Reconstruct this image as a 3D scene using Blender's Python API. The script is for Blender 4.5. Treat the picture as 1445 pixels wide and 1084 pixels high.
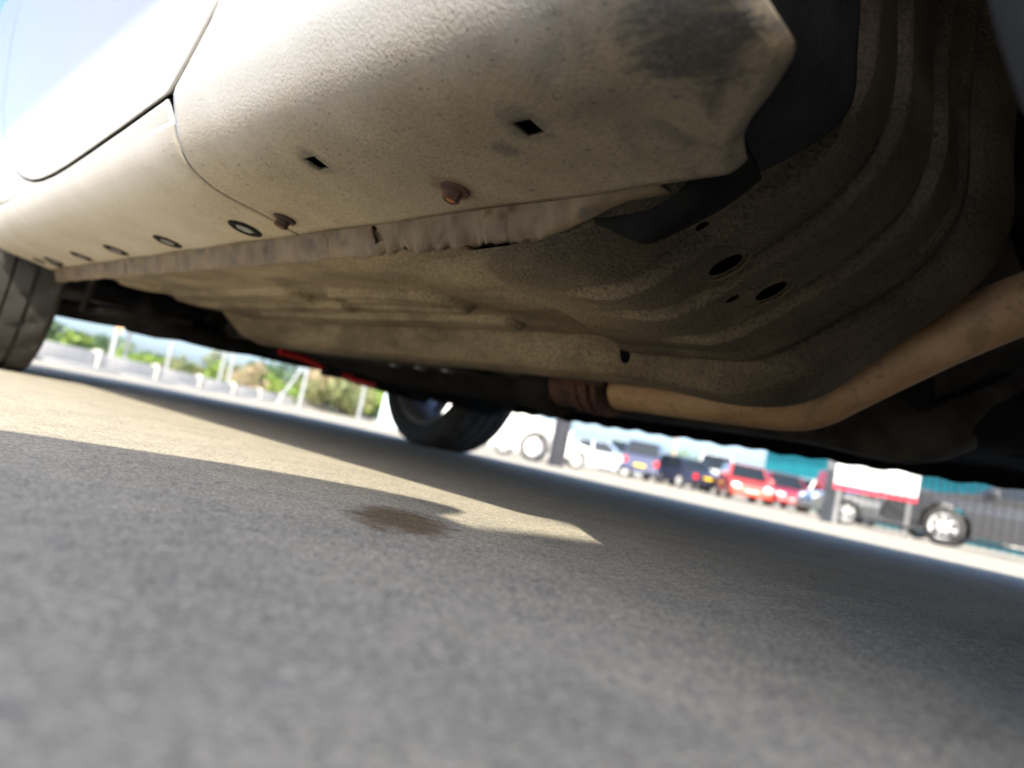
import bpy, bmesh, math, random
import numpy as np
from mathutils import Vector, Matrix
from mathutils.geometry import tessellate_polygon
random.seed(11); np.random.seed(11)
for o in list(bpy.data.objects): bpy.data.objects.remove(o)
scene = bpy.context.scene
C = scene.collection
RAD = math.radians

# ------------------------------------------------------------------ camera, sky, sun, exposure
# world axes: x = across the car (to its right), y = along the car (forward), z = up, metres
CAM_H = 0.06
cam_data = bpy.data.cameras.new('camera')
cam = bpy.data.objects.new('camera', cam_data); C.objects.link(cam)
cam_data.sensor_width = 36.0; cam_data.lens = 25.91
cam_data.clip_start = 0.01; cam_data.clip_end = 2000
cam_data.dof.use_dof = True; cam_data.dof.focus_distance = 0.53; cam_data.dof.aperture_fstop = 5.0
az, pitch, roll = RAD(43.73), RAD(4.76), RAD(11.5)
fw = Vector((math.sin(az)*math.cos(pitch), math.cos(az)*math.cos(pitch), math.sin(pitch)))
r0 = Vector((math.cos(az), -math.sin(az), 0)); u0 = r0.cross(fw)
rt = r0*math.cos(roll) + u0*math.sin(roll); up = u0*math.cos(roll) - r0*math.sin(roll)
M = Matrix((rt, up, -fw)).transposed().to_4x4(); M.translation = Vector((0, 0, CAM_H))
cam.matrix_world = M
scene.camera = cam

SUN = Vector((-1.17, -1.3, 1.0)).normalized()       # towards the sun
world = bpy.data.worlds.new('World'); scene.world = world; world.use_nodes = True
wn = world.node_tree.nodes; wl = world.node_tree.links
bg = wn['Background']; bg.inputs['Strength'].default_value = 0.15
sky = wn.new('ShaderNodeTexSky'); sky.sky_type = 'NISHITA'; sky.sun_disc = False
sky.sun_elevation = math.asin(SUN.z); sky.sun_rotation = math.atan2(SUN.x, SUN.y)
sky.air_density = 0.7; sky.dust_density = 3.0; sky.ozone_density = 3.0
wl.new(sky.outputs[0], bg.inputs['Color'])
sd = bpy.data.lights.new('sun', 'SUN'); sd.energy = 3.3; sd.angle = RAD(0.45); sd.color = (1.0, 0.92, 0.77)
sun = bpy.data.objects.new('sun', sd); C.objects.link(sun)
sun.rotation_euler = SUN.to_track_quat('Z', 'Y').to_euler(); sun.location = SUN*30
scene.view_settings.view_transform = 'Standard'; scene.view_settings.look = 'None'
scene.view_settings.exposure = 1.66; scene.view_settings.gamma = 1.0
scene.cycles.max_bounces = 10; scene.cycles.diffuse_bounces = 6; scene.cycles.use_denoising = True
scene.cycles.sample_clamp_indirect = 8.0

# ------------------------------------------------------------------ material helpers
def new_mat(name):
    m = bpy.data.materials.new(name); m.use_nodes = True
    return m, m.node_tree.nodes, m.node_tree.links, m.node_tree.nodes['Principled BSDF']
def nd(n, t, **kw):
    x = n.new(t)
    for k, v in kw.items(): setattr(x, k, v)
    return x
def noise(n, l, vec, scale, detail=3.0, rough=0.55, dist=0.0):
    x = n.new('ShaderNodeTexNoise'); x.inputs['Scale'].default_value = scale
    x.inputs['Detail'].default_value = detail; x.inputs['Roughness'].default_value = rough
    x.inputs['Distortion'].default_value = dist
    l.new(vec, x.inputs['Vector']); return x.outputs['Fac']
def ramp(n, l, src, stops):
    x = n.new('ShaderNodeValToRGB'); cr = x.color_ramp
    while len(cr.elements) < len(stops): cr.elements.new(0.5)
    for e, (p, c) in zip(cr.elements, stops):
        e.position = p; e.color = (c if hasattr(c, '__len__') else (c, c, c)) + ((1,) if not hasattr(c, '__len__') or len(c) == 3 else ())
    if src is not None: l.new(src, x.inputs[0])
    return x.outputs[0]
def mix(n, l, fac, a, b, mode='MIX'):
    x = n.new('ShaderNodeMix'); x.data_type = 'RGBA'; x.blend_type = mode
    for s, v in ((x.inputs[0], fac), (x.inputs[6], a), (x.inputs[7], b)):
        if isinstance(v, bpy.types.NodeSocket): l.new(v, s)
        elif hasattr(v, '__len__'): s.default_value = tuple(v) + ((1,) if len(v) == 3 else ())
        else: s.default_value = v
    return x.outputs[2]
def math_n(n, l, op, a, b=0.0, clamp=False):
    x = n.new('ShaderNodeMath'); x.operation = op; x.use_clamp = clamp
    for s, v in ((x.inputs[0], a), (x.inputs[1], b)):
        if isinstance(v, bpy.types.NodeSocket): l.new(v, s)
        else: s.default_value = v
    return x.outputs[0]
def maprange(n, l, v, a, b, c=0.0, d=1.0, smooth=True):
    x = n.new('ShaderNodeMapRange'); x.interpolation_type = 'SMOOTHSTEP' if smooth else 'LINEAR'
    l.new(v, x.inputs[0])
    for i, k in enumerate((a, b, c, d)): x.inputs[i+1].default_value = k
    return x.outputs[0]
def bump(n, l, h, dist, strength=1.0, normal=None):
    x = n.new('ShaderNodeBump'); x.inputs['Distance'].default_value = dist; x.inputs['Strength'].default_value = strength
    l.new(h, x.inputs['Height'])
    if normal is not None: l.new(normal, x.inputs['Normal'])
    return x.outputs[0]
def simple(name, col, rough=0.5, metal=0.0, var=0.15, scale=8.0, bmp=0.0, bscale=60.0, coat=0.0, spec=0.5):
    m, n, l, b = new_mat(name)
    tc = n.new('ShaderNodeTexCoord').outputs['Object']
    f = noise(n, l, tc, scale, 4)
    dark = tuple(c*(1-var) for c in col); lite = tuple(min(1, c*(1+var)) for c in col)
    l.new(ramp(n, l, f, [(0.3, dark), (0.7, lite)]), b.inputs['Base Color'])
    b.inputs['Roughness'].default_value = rough; b.inputs['Metallic'].default_value = metal
    b.inputs['Coat Weight'].default_value = coat; b.inputs['Coat Roughness'].default_value = 0.05; b.inputs['Specular IOR Level'].default_value = spec
    if bmp:
        l.new(bump(n, l, noise(n, l, tc, bscale, 3), bmp), b.inputs['Normal'])
    return m

# ---- concrete ground
def mat_ground():
    m, n, l, b = new_mat('concrete_ground')
    tc = n.new('ShaderNodeTexCoord').outputs['Object']
    big = noise(n, l, tc, 1.3, 5, 0.6)
    mid = noise(n, l, tc, 14, 5, 0.6)
    base = mix(n, l, big, (0.415, 0.374, 0.290), (0.490, 0.446, 0.350))
    base = mix(n, l, maprange(n, l, mid, 0.35, 0.7), base, mix(n, l, 1.0, base, (0.84, 0.85, 0.87), 'MULTIPLY'))
    # sand and cement grains: a random tone for each grain, in two sizes
    def grains(scale, lo, hi):
        vv = n.new('ShaderNodeTexVoronoi'); vv.inputs['Scale'].default_value = scale; l.new(tc, vv.inputs['Vector'])
        return ramp(n, l, math_n(n, l, 'MULTIPLY', vv.outputs['Color'], 1.0), [(0.05, lo), (0.35, 0.92), (0.7, 1.06), (0.95, hi)])
    base = mix(n, l, 1.0, base, grains(820, 0.36, 1.55), 'MULTIPLY')
    base = mix(n, l, 0.8, base, grains(430, 0.60, 1.28), 'MULTIPLY')
    blotch = noise(n, l, tc, 75, 4, 0.65)
    base = mix(n, l, 1.0, base, ramp(n, l, blotch, [(0.32, 0.92), (0.5, 1.0), (0.68, 1.05)]), 'MULTIPLY')
    fine = noise(n, l, tc, 420, 2, 0.6); grit = noise(n, l, tc, 900, 1, 0.5)
    # scattered dark stones in the concrete
    v = n.new('ShaderNodeTexVoronoi'); v.inputs['Scale'].default_value = 55; l.new(tc, v.inputs['Vector'])
    pick = math_n(n, l, 'GREATER_THAN', math_n(n, l, 'MULTIPLY', v.outputs['Color'], 1.0), 0.80)
    st = math_n(n, l, 'MULTIPLY', maprange(n, l, v.outputs['Distance'], 0.16, 0.30, 1.0, 0.0), pick)
    base = mix(n, l, math_n(n, l, 'MULTIPLY', st, 0.45), base, (0.16, 0.16, 0.18))
    # oil stain: an oval patch soaked into the surface
    sx = n.new('ShaderNodeSeparateXYZ'); l.new(tc, sx.inputs[0])
    wob = noise(n, l, tc, 55, 5, 0.65)
    dx = math_n(n, l, 'SUBTRACT', sx.outputs[0], 0.292); dy = math_n(n, l, 'SUBTRACT', sx.outputs[1], 0.382)
    # rotate to the streak's own direction
    a = RAD(54)
    ex = math_n(n, l, 'ADD', math_n(n, l, 'MULTIPLY', dx, math.cos(a)), math_n(n, l, 'MULTIPLY', dy, math.sin(a)))
    ey = math_n(n, l, 'SUBTRACT', math_n(n, l, 'MULTIPLY', dy, math.cos(a)), math_n(n, l, 'MULTIPLY', dx, math.sin(a)))
    d2 = math_n(n, l, 'ADD', math_n(n, l, 'POWER', math_n(n, l, 'ABSOLUTE', math_n(n, l, 'DIVIDE', ex, 0.066)), 2.0),
                math_n(n, l, 'POWER', math_n(n, l, 'ABSOLUTE', math_n(n, l, 'DIVIDE', ey, 0.034)), 2.0))
    d2 = math_n(n, l, 'ADD', d2, math_n(n, l, 'MULTIPLY', math_n(n, l, 'SUBTRACT', wob, 0.5), 2.4))
    stain = maprange(n, l, d2, 0.25, 1.35, 1.0, 0.0)
    base = mix(n, l, math_n(n, l, 'MULTIPLY', stain, 0.9), base, mix(n, l, 1.0, base, (0.36, 0.27, 0.17), 'MULTIPLY'))
    l.new(base, b.inputs['Base Color'])
    b.inputs['Roughness'].default_value = 0.85; b.inputs['Specular IOR Level'].default_value = 0.3
    hgt = math_n(n, l, 'ADD', math_n(n, l, 'MULTIPLY', fine, 0.6), math_n(n, l, 'MULTIPLY', grit, 0.4))
    l.new(bump(n, l, hgt, 0.0005, 0.6), b.inputs['Normal'])
    return m

# ---- car paint: white, gone tan under road film below the sill's turn
def mat_paint():
    m, n, l, b = new_mat('white_paint_with_road_film')
    tc = n.new('ShaderNodeTexCoord').outputs['Object']
    sx = n.new('ShaderNodeSeparateXYZ'); l.new(tc, sx.inputs[0])
    nz = noise(n, l, tc, 9, 5, 0.6)
    zz = math_n(n, l, 'ADD', sx.outputs[2], math_n(n, l, 'MULTIPLY', math_n(n, l, 'SUBTRACT', nz, 0.5), 0.035))
    fwd = maprange(n, l, sx.outputs[1], 0.45, 1.0, 0.0, 0.024)
    film = maprange(n, l, math_n(n, l, 'ADD', zz, fwd), 0.236, 0.305, 1.0, 0.0)
    fine = noise(n, l, tc, 330, 3, 0.6)
    film2 = math_n(n, l, 'ADD', film, math_n(n, l, 'MULTIPLY', math_n(n, l, 'SUBTRACT', fine, 0.5), 0.25), True)
    blot = noise(n, l, tc, 22, 5, 0.65)
    tan = mix(n, l, blot, (0.262, 0.214, 0.138), (0.385, 0.324, 0.222))
    tan = mix(n, l, 0.3, tan, ramp(n, l, noise(n, l, tc, 300, 2, 0.5), [(0.34, 0.45), (0.48, 0.95), (0.62, 1.14)]), 'MULTIPLY')
    tan = mix(n, l, 1.0, tan, ramp(n, l, fine, [(0.28, 0.72), (0.45, 0.97), (0.7, 1.08)]), 'MULTIPLY')
    # grime builds towards the wheel; rearward light falloff is put into the tan too
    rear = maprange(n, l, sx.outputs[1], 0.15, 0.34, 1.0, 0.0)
    rear_falloff = maprange(n, l, math_n(n, l, 'ADD', sx.outputs[1], math_n(n, l, 'MULTIPLY', math_n(n, l, 'SUBTRACT', blot, 0.5), 0.35)), 0.12, 0.85, 1.0, 0.0)
    tan = mix(n, l, math_n(n, l, 'MULTIPLY', rear_falloff, 0.75), tan, mix(n, l, 1.0, tan, (0.40, 0.37, 0.34), 'MULTIPLY'))
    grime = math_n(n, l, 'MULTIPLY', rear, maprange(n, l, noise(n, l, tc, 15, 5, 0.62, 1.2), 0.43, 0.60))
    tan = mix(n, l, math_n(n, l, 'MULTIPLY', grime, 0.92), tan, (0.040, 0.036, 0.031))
    sm = n.new('ShaderNodeMapping'); sm.inputs['Rotation'].default_value = (0, 0, RAD(35)); sm.inputs['Scale'].default_value = (1.6, .55, 1); l.new(tc, sm.inputs[0])
    bx_ = math_n(n, l, 'DIVIDE', math_n(n, l, 'SUBTRACT', sx.outputs[0], 0.238), 0.036); by_ = math_n(n, l, 'DIVIDE', math_n(n, l, 'SUBTRACT', sx.outputs[1], 0.186), 0.030)
    bd = math_n(n, l, 'ADD', math_n(n, l, 'MULTIPLY', bx_, bx_), math_n(n, l, 'MULTIPLY', by_, by_))
    bd = math_n(n, l, 'ADD', bd, math_n(n, l, 'MULTIPLY', math_n(n, l, 'SUBTRACT', noise(n, l, sm.outputs[0], 46, 7, 0.75, 0.6), 0.5), 5.5))
    tan = mix(n, l, math_n(n, l, 'MULTIPLY', maprange(n, l, bd, 0.1, 1.5, 1.0, 0.0), 0.95), tan, (0.030, 0.027, 0.024))
    white = mix(n, l, nz, (0.50, 0.50, 0.50), (0.55, 0.55, 0.55))
    col = mix(n, l, film2, white, tan)
    # rust bleed and packed dirt round the bolts and the jig holes
    for (px_, py_, rr_, cc_) in ((.305, .418, .021, (.10, .052, .026)), (.3055, .678, .018, (.11, .06, .03)), (.2455, .515, .017, (.075, .062, .048)), (.2605, .304, .018, (.065, .055, .043)), (.276, .335, .010, (.07, .06, .045))):
        ax_ = math_n(n, l, 'DIVIDE', math_n(n, l, 'SUBTRACT', sx.outputs[0], px_), rr_); ay_ = math_n(n, l, 'DIVIDE', math_n(n, l, 'SUBTRACT', sx.outputs[1], py_), rr_)
        ad_ = math_n(n, l, 'ADD', math_n(n, l, 'MULTIPLY', ax_, ax_), math_n(n, l, 'MULTIPLY', ay_, ay_))
        ad_ = math_n(n, l, 'ADD', ad_, math_n(n, l, 'MULTIPLY', math_n(n, l, 'SUBTRACT', noise(n, l, tc, 120, 4, 0.7), 0.5), 1.6))
        col = mix(n, l, math_n(n, l, 'MULTIPLY', maprange(n, l, ad_, 0.1, 1.2, 1.0, 0.0), 0.75), col, cc_)
    # tar specks
    v = n.new('ShaderNodeTexVoronoi'); v.inputs['Scale'].default_value = 70; v.inputs['Randomness'].default_value = 1.0
    mp = n.new('ShaderNodeMapping'); mp.inputs['Scale'].default_value = (1, 0.6, 1); l.new(tc, mp.inputs[0]); l.new(mp.outputs[0], v.inputs['Vector'])
    sel = math_n(n, l, 'GREATER_THAN', v.outputs['Color'], math_n(n, l, 'SUBTRACT', 0.70, math_n(n, l, 'MULTIPLY', rear, 0.42)))
    spk = math_n(n, l, 'MULTIPLY', maprange(n, l, math_n(n, l, 'ADD', v.outputs['Distance'], math_n(n, l, 'MULTIPLY', fine, 0.22)), 0.16, 0.24, 1.0, 0.0), sel)
    v2 = n.new('ShaderNodeTexVoronoi'); v2.inputs['Scale'].default_value = 240; l.new(mp.outputs[0], v2.inputs['Vector'])
    spk2 = math_n(n, l, 'MULTIPLY', maprange(n, l, v2.outputs['Distance'], 0.18, 0.30, 1.0, 0.0), math_n(n, l, 'GREATER_THAN', v2.outputs['Color'], 0.70))
    spots = math_n(n, l, 'MULTIPLY', math_n(n, l, 'MAXIMUM', math_n(n, l, 'MULTIPLY', spk, 0.85), math_n(n, l, 'MULTIPLY', spk2, 0.6)), math_n(n, l, 'MAXIMUM', film, 0.0))
    col = mix(n, l, spots, col, (0.06, 0.055, 0.05))
    l.new(col, b.inputs['Base Color'])
    l.new(maprange(n, l, film2, 0.0, 1.0, 0.30, 0.68, False), b.inputs['Roughness'])
    l.new(maprange(n, l, film, 0.0, 0.7, 0.35, 0.0, False), b.inputs['Coat Weight']); b.inputs['Coat Roughness'].default_value = 0.06
    peel = noise(n, l, tc, 370, 2, 0.5)
    amt = maprange(n, l, zz, 0.25, 0.33, 1.0, 0.03)
    l.new(bump(n, l, math_n(n, l, 'MULTIPLY', peel, amt), 0.0009, 0.7), b.inputs['Normal'])
    return m

# ---- rubbery underseal on the floor
def mat_underseal(name, c0, c1, dark=0.0, relief=0.0030, rscale=300):
    m, n, l, b = new_mat(name)
    tc = n.new('ShaderNodeTexCoord').outputs['Object']
    sx = n.new('ShaderNodeSeparateXYZ'); l.new(tc, sx.inputs[0])
    mp = n.new('ShaderNodeMapping'); mp.inputs['Scale'].default_value = (1.0, 0.45, 1.0); l.new(tc, mp.inputs[0])
    blot = noise(n, l, mp.outputs[0], 11, 6, 0.62, 0.4)
    fine = noise(n, l, tc, 300, 3, 0.6)
    col = mix(n, l, maprange(n, l, blot, 0.3, 0.7), c0, c1)
    col = mix(n, l, 1.0, col, ramp(n, l, fine, [(0.28, 0.48), (0.45, 0.93), (0.68, 1.15)]), 'MULTIPLY')
    smear = maprange(n, l, noise(n, l, mp.outputs[0], 5.0, 6, 0.7, 1.2), 0.52, 0.72)
    col = mix(n, l, math_n(n, l, 'MULTIPLY', smear, 0.65), col, (0.085, 0.072, 0.055))
    v = n.new('ShaderNodeTexVoronoi'); v.inputs['Scale'].default_value = 95; l.new(tc, v.inputs['Vector'])
    spk = math_n(n, l, 'MULTIPLY', maprange(n, l, v.outputs['Distance'], 0.12, 0.24, 1.0, 0.0), math_n(n, l, 'GREATER_THAN', v.outputs['Color'], 0.86))
    col = mix(n, l, math_n(n, l, 'MULTIPLY', spk, 0.8), col, (0.03, 0.028, 0.025))
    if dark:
        # rear floor darkened: light falloff put into the colour, along with road muck
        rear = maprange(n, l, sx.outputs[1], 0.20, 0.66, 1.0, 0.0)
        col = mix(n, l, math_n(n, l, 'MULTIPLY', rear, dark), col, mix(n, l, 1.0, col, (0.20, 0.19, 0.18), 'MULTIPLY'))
    peel = noise(n, l, tc, rscale, 2, 0.55, 0.3)
    col = mix(n, l, 0.45, col, ramp(n, l, peel, [(0.34, 0.30), (0.48, 0.92), (0.64, 1.22)]), 'MULTIPLY')
    l.new(col, b.inputs['Base Color']); b.inputs['Roughness'].default_value = 0.62
    b.inputs['Specular IOR Level'].default_value = 0.35
    l.new(bump(n, l, peel, relief, 0.9), b.inputs['Normal'])
    return m

def mat_rust(name, c0, c1, rough=0.85):
    m, n, l, b = new_mat(name)
    tc = n.new('ShaderNodeTexCoord').outputs['Object']
    f = noise(n, l, tc, 28, 6, 0.7); g = noise(n, l, tc, 180, 3)
    col = mix(n, l, maprange(n, l, f, 0.35, 0.65), c0, c1)
    col = mix(n, l, 1.0, col, ramp(n, l, g, [(0.3, 0.75), (0.6, 1.08)]), 'MULTIPLY')
    l.new(col, b.inputs['Base Color']); b.inputs['Roughness'].default_value = rough; b.inputs['Metallic'].default_value = 0.15
    l.new(bump(n, l, g, 0.0008, 0.6), b.inputs['Normal'])
    return m

def mat_pipe(name, c0, c1, rough):
    m, n, l, b = new_mat(name); tc = n.new('ShaderNodeTexCoord').outputs['Object']
    mp = n.new('ShaderNodeMapping'); mp.inputs['Scale'].default_value = (1, .35, 1); l.new(tc, mp.inputs[0])
    f = noise(n, l, mp.outputs[0], 14, 4, .55); g = noise(n, l, tc, 120, 4, .6)
    col = mix(n, l, maprange(n, l, f, .35, .65), c0, c1)
    col = mix(n, l, math_n(n, l, 'MULTIPLY', maprange(n, l, g, .56, .70), .5), col, (.16, .085, .04))
    col = mix(n, l, math_n(n, l, 'MULTIPLY', maprange(n, l, noise(n, l, tc, 24, 6, .7, .8), .50, .66), .6), col, (.20, .145, .09))
    l.new(col, b.inputs['Base Color']); b.inputs['Roughness'].default_value = rough; b.inputs['Metallic'].default_value = .1
    l.new(bump(n, l, g, .0003, .5), b.inputs['Normal']); return m

def mat_flange():
    m, n, l, b = new_mat('scraped_flange'); tc = n.new('ShaderNodeTexCoord').outputs['Object']
    mp = n.new('ShaderNodeMapping'); mp.inputs['Scale'].default_value = (1, 1, .5); l.new(tc, mp.inputs[0])
    f = noise(n, l, mp.outputs[0], 45, 4, .55); g = noise(n, l, tc, 26, 5, .6); h = noise(n, l, tc, 240, 3, .6)
    col = mix(n, l, maprange(n, l, f, .34, .64), (.075, .050, .026), (.130, .092, .050))
    col = mix(n, l, math_n(n, l, 'MULTIPLY', maprange(n, l, g, .54, .66), .75), col, (.035, .028, .021))
    col = mix(n, l, math_n(n, l, 'MULTIPLY', maprange(n, l, h, .66, .72), .4), col, (.20, .16, .105))
    l.new(col, b.inputs['Base Color']); b.inputs['Roughness'].default_value = .55
    l.new(bump(n, l, h, .0006, .5), b.inputs['Normal']); return m

MAT = {}
MAT['ground'] = mat_ground()
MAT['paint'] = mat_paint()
MAT['underseal'] = mat_underseal('tan_underseal', (0.20, 0.155, 0.095), (0.41, 0.335, 0.22))
MAT['underseal_rear'] = mat_underseal('muddy_shaded_underseal', (0.125, 0.095, 0.056), (0.31, 0.25, 0.158), 0.92)
MAT['flange'] = mat_flange()
MAT['black'] = simple('black_plastic', (0.006, 0.006, 0.006), 0.7, 0, 0.3, 30, 0.0006, 300, 0, 0.06)
MAT['inner'] = simple('dark_inner_metal', (0.012, 0.011, 0.010), 0.9, 0, 0.3, 20, 0, 60, 0, 0.05)
MAT['rubber'] = simple('tyre_rubber', (0.028, 0.028, 0.028), 0.72, 0, 0.25, 40, 0.0005, 250)
MAT['dusty_rubber'] = simple('dusty_tyre_rubber', (0.020, 0.0195, 0.018), 0.85, 0, 0.3, 25, 0.0005, 250)
MAT['rim'] = simple('silver_alloy', (0.62, 0.62, 0.62), 0.4, 0.2, 0.1, 20)
MAT['rim_grey'] = simple('dull_alloy', (0.20, 0.20, 0.205), 0.5, 0.3, 0.15, 20)
MAT['steel'] = simple('galvanised_steel', (0.27, 0.29, 0.30), 0.5, 0.35, 0.12, 6)
MAT['rust'] = mat_rust('rusty_steel', (0.20, 0.065, 0.025), (0.34, 0.13, 0.045))
MAT['rust_dark'] = mat_rust('dark_rust', (0.035, 0.02, 0.015), (0.10, 0.045, 0.028))
MAT['pipe'] = mat_pipe('tan_heat_stained_pipe', (0.37, 0.215, 0.100), (0.48, 0.315, 0.17), 0.55)
MAT['red'] = simple('red_paint', (0.55, 0.02, 0.02), 0.35, 0, 0.1, 10)
MAT['muck'] = simple('greasy_underbody', (0.060, 0.052, 0.045), 0.75, 0.0, 0.5, 14, 0.002, 60, 0, 0.15)
MAT['darkmuck'] = simple('black_underbody', (0.016, 0.015, 0.014), 0.85, 0.0, 0.5, 14, 0.002, 60, 0, 0.08)
MAT['grommet'] = simple('grey_rubber_grommet', (0.20, 0.20, 0.19), 0.7, 0, 0.2, 90)
MAT['glass'] = simple('tinted_glass', (0.015, 0.02, 0.024), 0.06, 0, 0.1, 3)

# ------------------------------------------------------------------ mesh helpers
def mesh_obj(name, verts, faces, mat, parent=None, smooth=True, sharp=None):
    me = bpy.data.meshes.new(name); me.from_pydata([tuple(map(float, v)) for v in verts], [], faces); me.update()
    if smooth:
        me.polygons.foreach_set('use_smooth', [True]*len(me.polygons))
        if sharp is not None: me.set_sharp_from_angle(angle=RAD(sharp))
    o = bpy.data.objects.new(name, me); C.objects.link(o)
    me.materials.append(MAT[mat] if isinstance(mat, str) else mat)
    if parent is not None: o.parent = parent
    return o
def bm_obj(name, bm, mat, parent=None, smooth=True, sharp=30):
    me = bpy.data.meshes.new(name); bm.to_mesh(me); bm.free()
    if smooth:
        me.polygons.foreach_set('use_smooth', [True]*len(me.polygons))
        me.set_sharp_from_angle(angle=RAD(sharp))
    o = bpy.data.objects.new(name, me); C.objects.link(o)
    me.materials.append(MAT[mat] if isinstance(mat, str) else mat)
    if parent is not None: o.parent = parent
    return o
def empty(name, loc=(0, 0, 0), parent=None, rz=0.0):
    o = bpy.data.objects.new(name, None); C.objects.link(o); o.location = loc; o.rotation_euler = (0, 0, rz)
    if parent is not None: o.parent = parent
    return o
def tag(o, label=None, cat=None, group=None, kind=None):
    for k, v in (('label', label), ('category', cat), ('group', group), ('kind', kind)):
        if v: o[k] = v
    return o
def add_box(bm, c, s, rot=None, bevel=0.0, taper=1.0):
    g = bmesh.ops.create_cube(bm, size=1.0)['verts']
    for v in g:
        k = taper if v.co.z > 0 else 1.0
        p = Vector((v.co.x*s[0]*k, v.co.y*s[1]*k, v.co.z*s[2]))
        if rot is not None: p = rot @ p
        v.co = p + Vector(c)
    if bevel:
        es = list({e for v in g for e in v.link_edges})
        bmesh.ops.bevel(bm, geom=es, offset=bevel, segments=2, affect='EDGES', profile=0.6)
def box(name, c, s, mat, parent=None, rot=None, bevel=0.0, taper=1.0):
    bm = bmesh.new(); add_box(bm, c, s, rot, bevel, taper); return bm_obj(name, bm, mat, parent)
def tube_data(pts, rad, seg=14, caps=True):
    pts = [Vector(p) for p in pts]; n = len(pts)
    rads = rad if hasattr(rad, '__len__') else [rad]*n
    V, F = [], []; ref = None
    for i, p in enumerate(pts):
        t = (pts[min(i+1, n-1)] - pts[max(i-1, 0)]).normalized()
        if ref is None: ref = t.orthogonal().normalized()
        ref = (ref - t*ref.dot(t)).normalized(); bn = t.cross(ref)
        for k in range(seg):
            a = 2*math.pi*k/seg; V.append(p + (ref*math.cos(a) + bn*math.sin(a))*rads[i])
    for i in range(n-1):
        for k in range(seg):
            F.append((i*seg+k, i*seg+(k+1) % seg, (i+1)*seg+(k+1) % seg, (i+1)*seg+k))
    if caps: F.append(tuple(range(seg-1, -1, -1))); F.append(tuple((n-1)*seg+k for k in range(seg)))
    return V, F
def tube(name, pts, rad, mat, parent=None, seg=14):
    V, F = tube_data(pts, rad, seg); return mesh_obj(name, V, F, mat, parent, True, 40)
def smooth_path(pts, n=8):
    pts = [np.array(p, float) for p in pts]; out = []
    P = [2*pts[0]-pts[1]] + pts + [2*pts[-1]-pts[-2]]
    for i in range(1, len(P)-2):
        for k in range(n):
            t = k/n; a, b, c, d = P[i-1], P[i], P[i+1], P[i+2]
            out.append(0.5*((2*b)+(-a+c)*t+(2*a-5*b+4*c-d)*t*t+(-a+3*b-3*c+d)*t**3))
    out.append(pts[-1]); return out
def lathe(name, prof, mat, parent=None, seg=64, axis='x', sharp=35):
    """prof: (axial, radius) pairs, turned about the x axis."""
    V, F = [], []; m = len(prof)
    for k in range(seg):
        a = 2*math.pi*k/seg
        for (ax, r) in prof: V.append((ax, r*math.cos(a), r*math.sin(a)))
    for k in range(seg):
        k2 = (k+1) % seg
        for j in range(m-1): F.append((k*m+j, k*m+j+1, k2*m+j+1, k2*m+j))
    return mesh_obj(name, V, F, mat, parent, True, sharp)
def sstep(a, b, x):
    t = np.clip((x-a)/(b-a), 0, 1); return t*t*(3-2*t)

# ------------------------------------------------------------------ ground
def ground_z(x, y):
    z = -0.045*sstep(1.95, 3.1, x) - 0.007*np.clip(x-3.1, 0, 22) - 0.008*np.clip(y-3.4, 0, 26)*sstep(40, 12, x)
    return float(z)
gx = [-600, -200, -60, -20, -8, -3, -1, 0, 1, 1.95] + list(np.linspace(2.05, 3.1, 12)) + [4, 6, 8, 10, 12, 15, 18, 22, 25.1, 30, 35, 40, 60, 120, 250, 600]
gy = [-600, -200, -60, -20, -8, -3, -1, 0, 1, 2, 3, 3.4, 4, 5, 7, 9, 12, 15, 18, 21, 25, 29.4, 35, 45, 60, 120, 250, 600]
V = [(x, y, ground_z(x, y)) for x in gx for y in gy]; ny = len(gy)
F = [(i*ny+j, (i+1)*ny+j, (i+1)*ny+j+1, i*ny+j+1) for i in range(len(gx)-1) for j in range(ny-1)]
g = mesh_obj('ground', V, F, 'ground'); tag(g, 'pale grey concrete car park ground', kind='structure')

# ------------------------------------------------------------------ the white car
car = empty('white_car', (1.0, 0.94, 0))
tag(car, 'white car with tan dirt-caked sill and underside, seen from beside its rear wheel', 'car')
car_inv = Vector((-1.0, -0.94, 0))
class Under:            # parent marker: children keep world coordinates through the inverse matrix
    pass
def fit(o, parent=car):
    """Parent a mesh that was written in world coordinates."""
    o.parent = parent
    o.matrix_parent_inverse = Matrix.Translation(-parent_world(parent))
    return o
def parent_world(p):
    v = Vector((0, 0, 0))
    while p is not None:
        v += Vector(p.location) if p.type == 'EMPTY' else Vector((0, 0, 0)); p = p.parent
    return v

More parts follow.
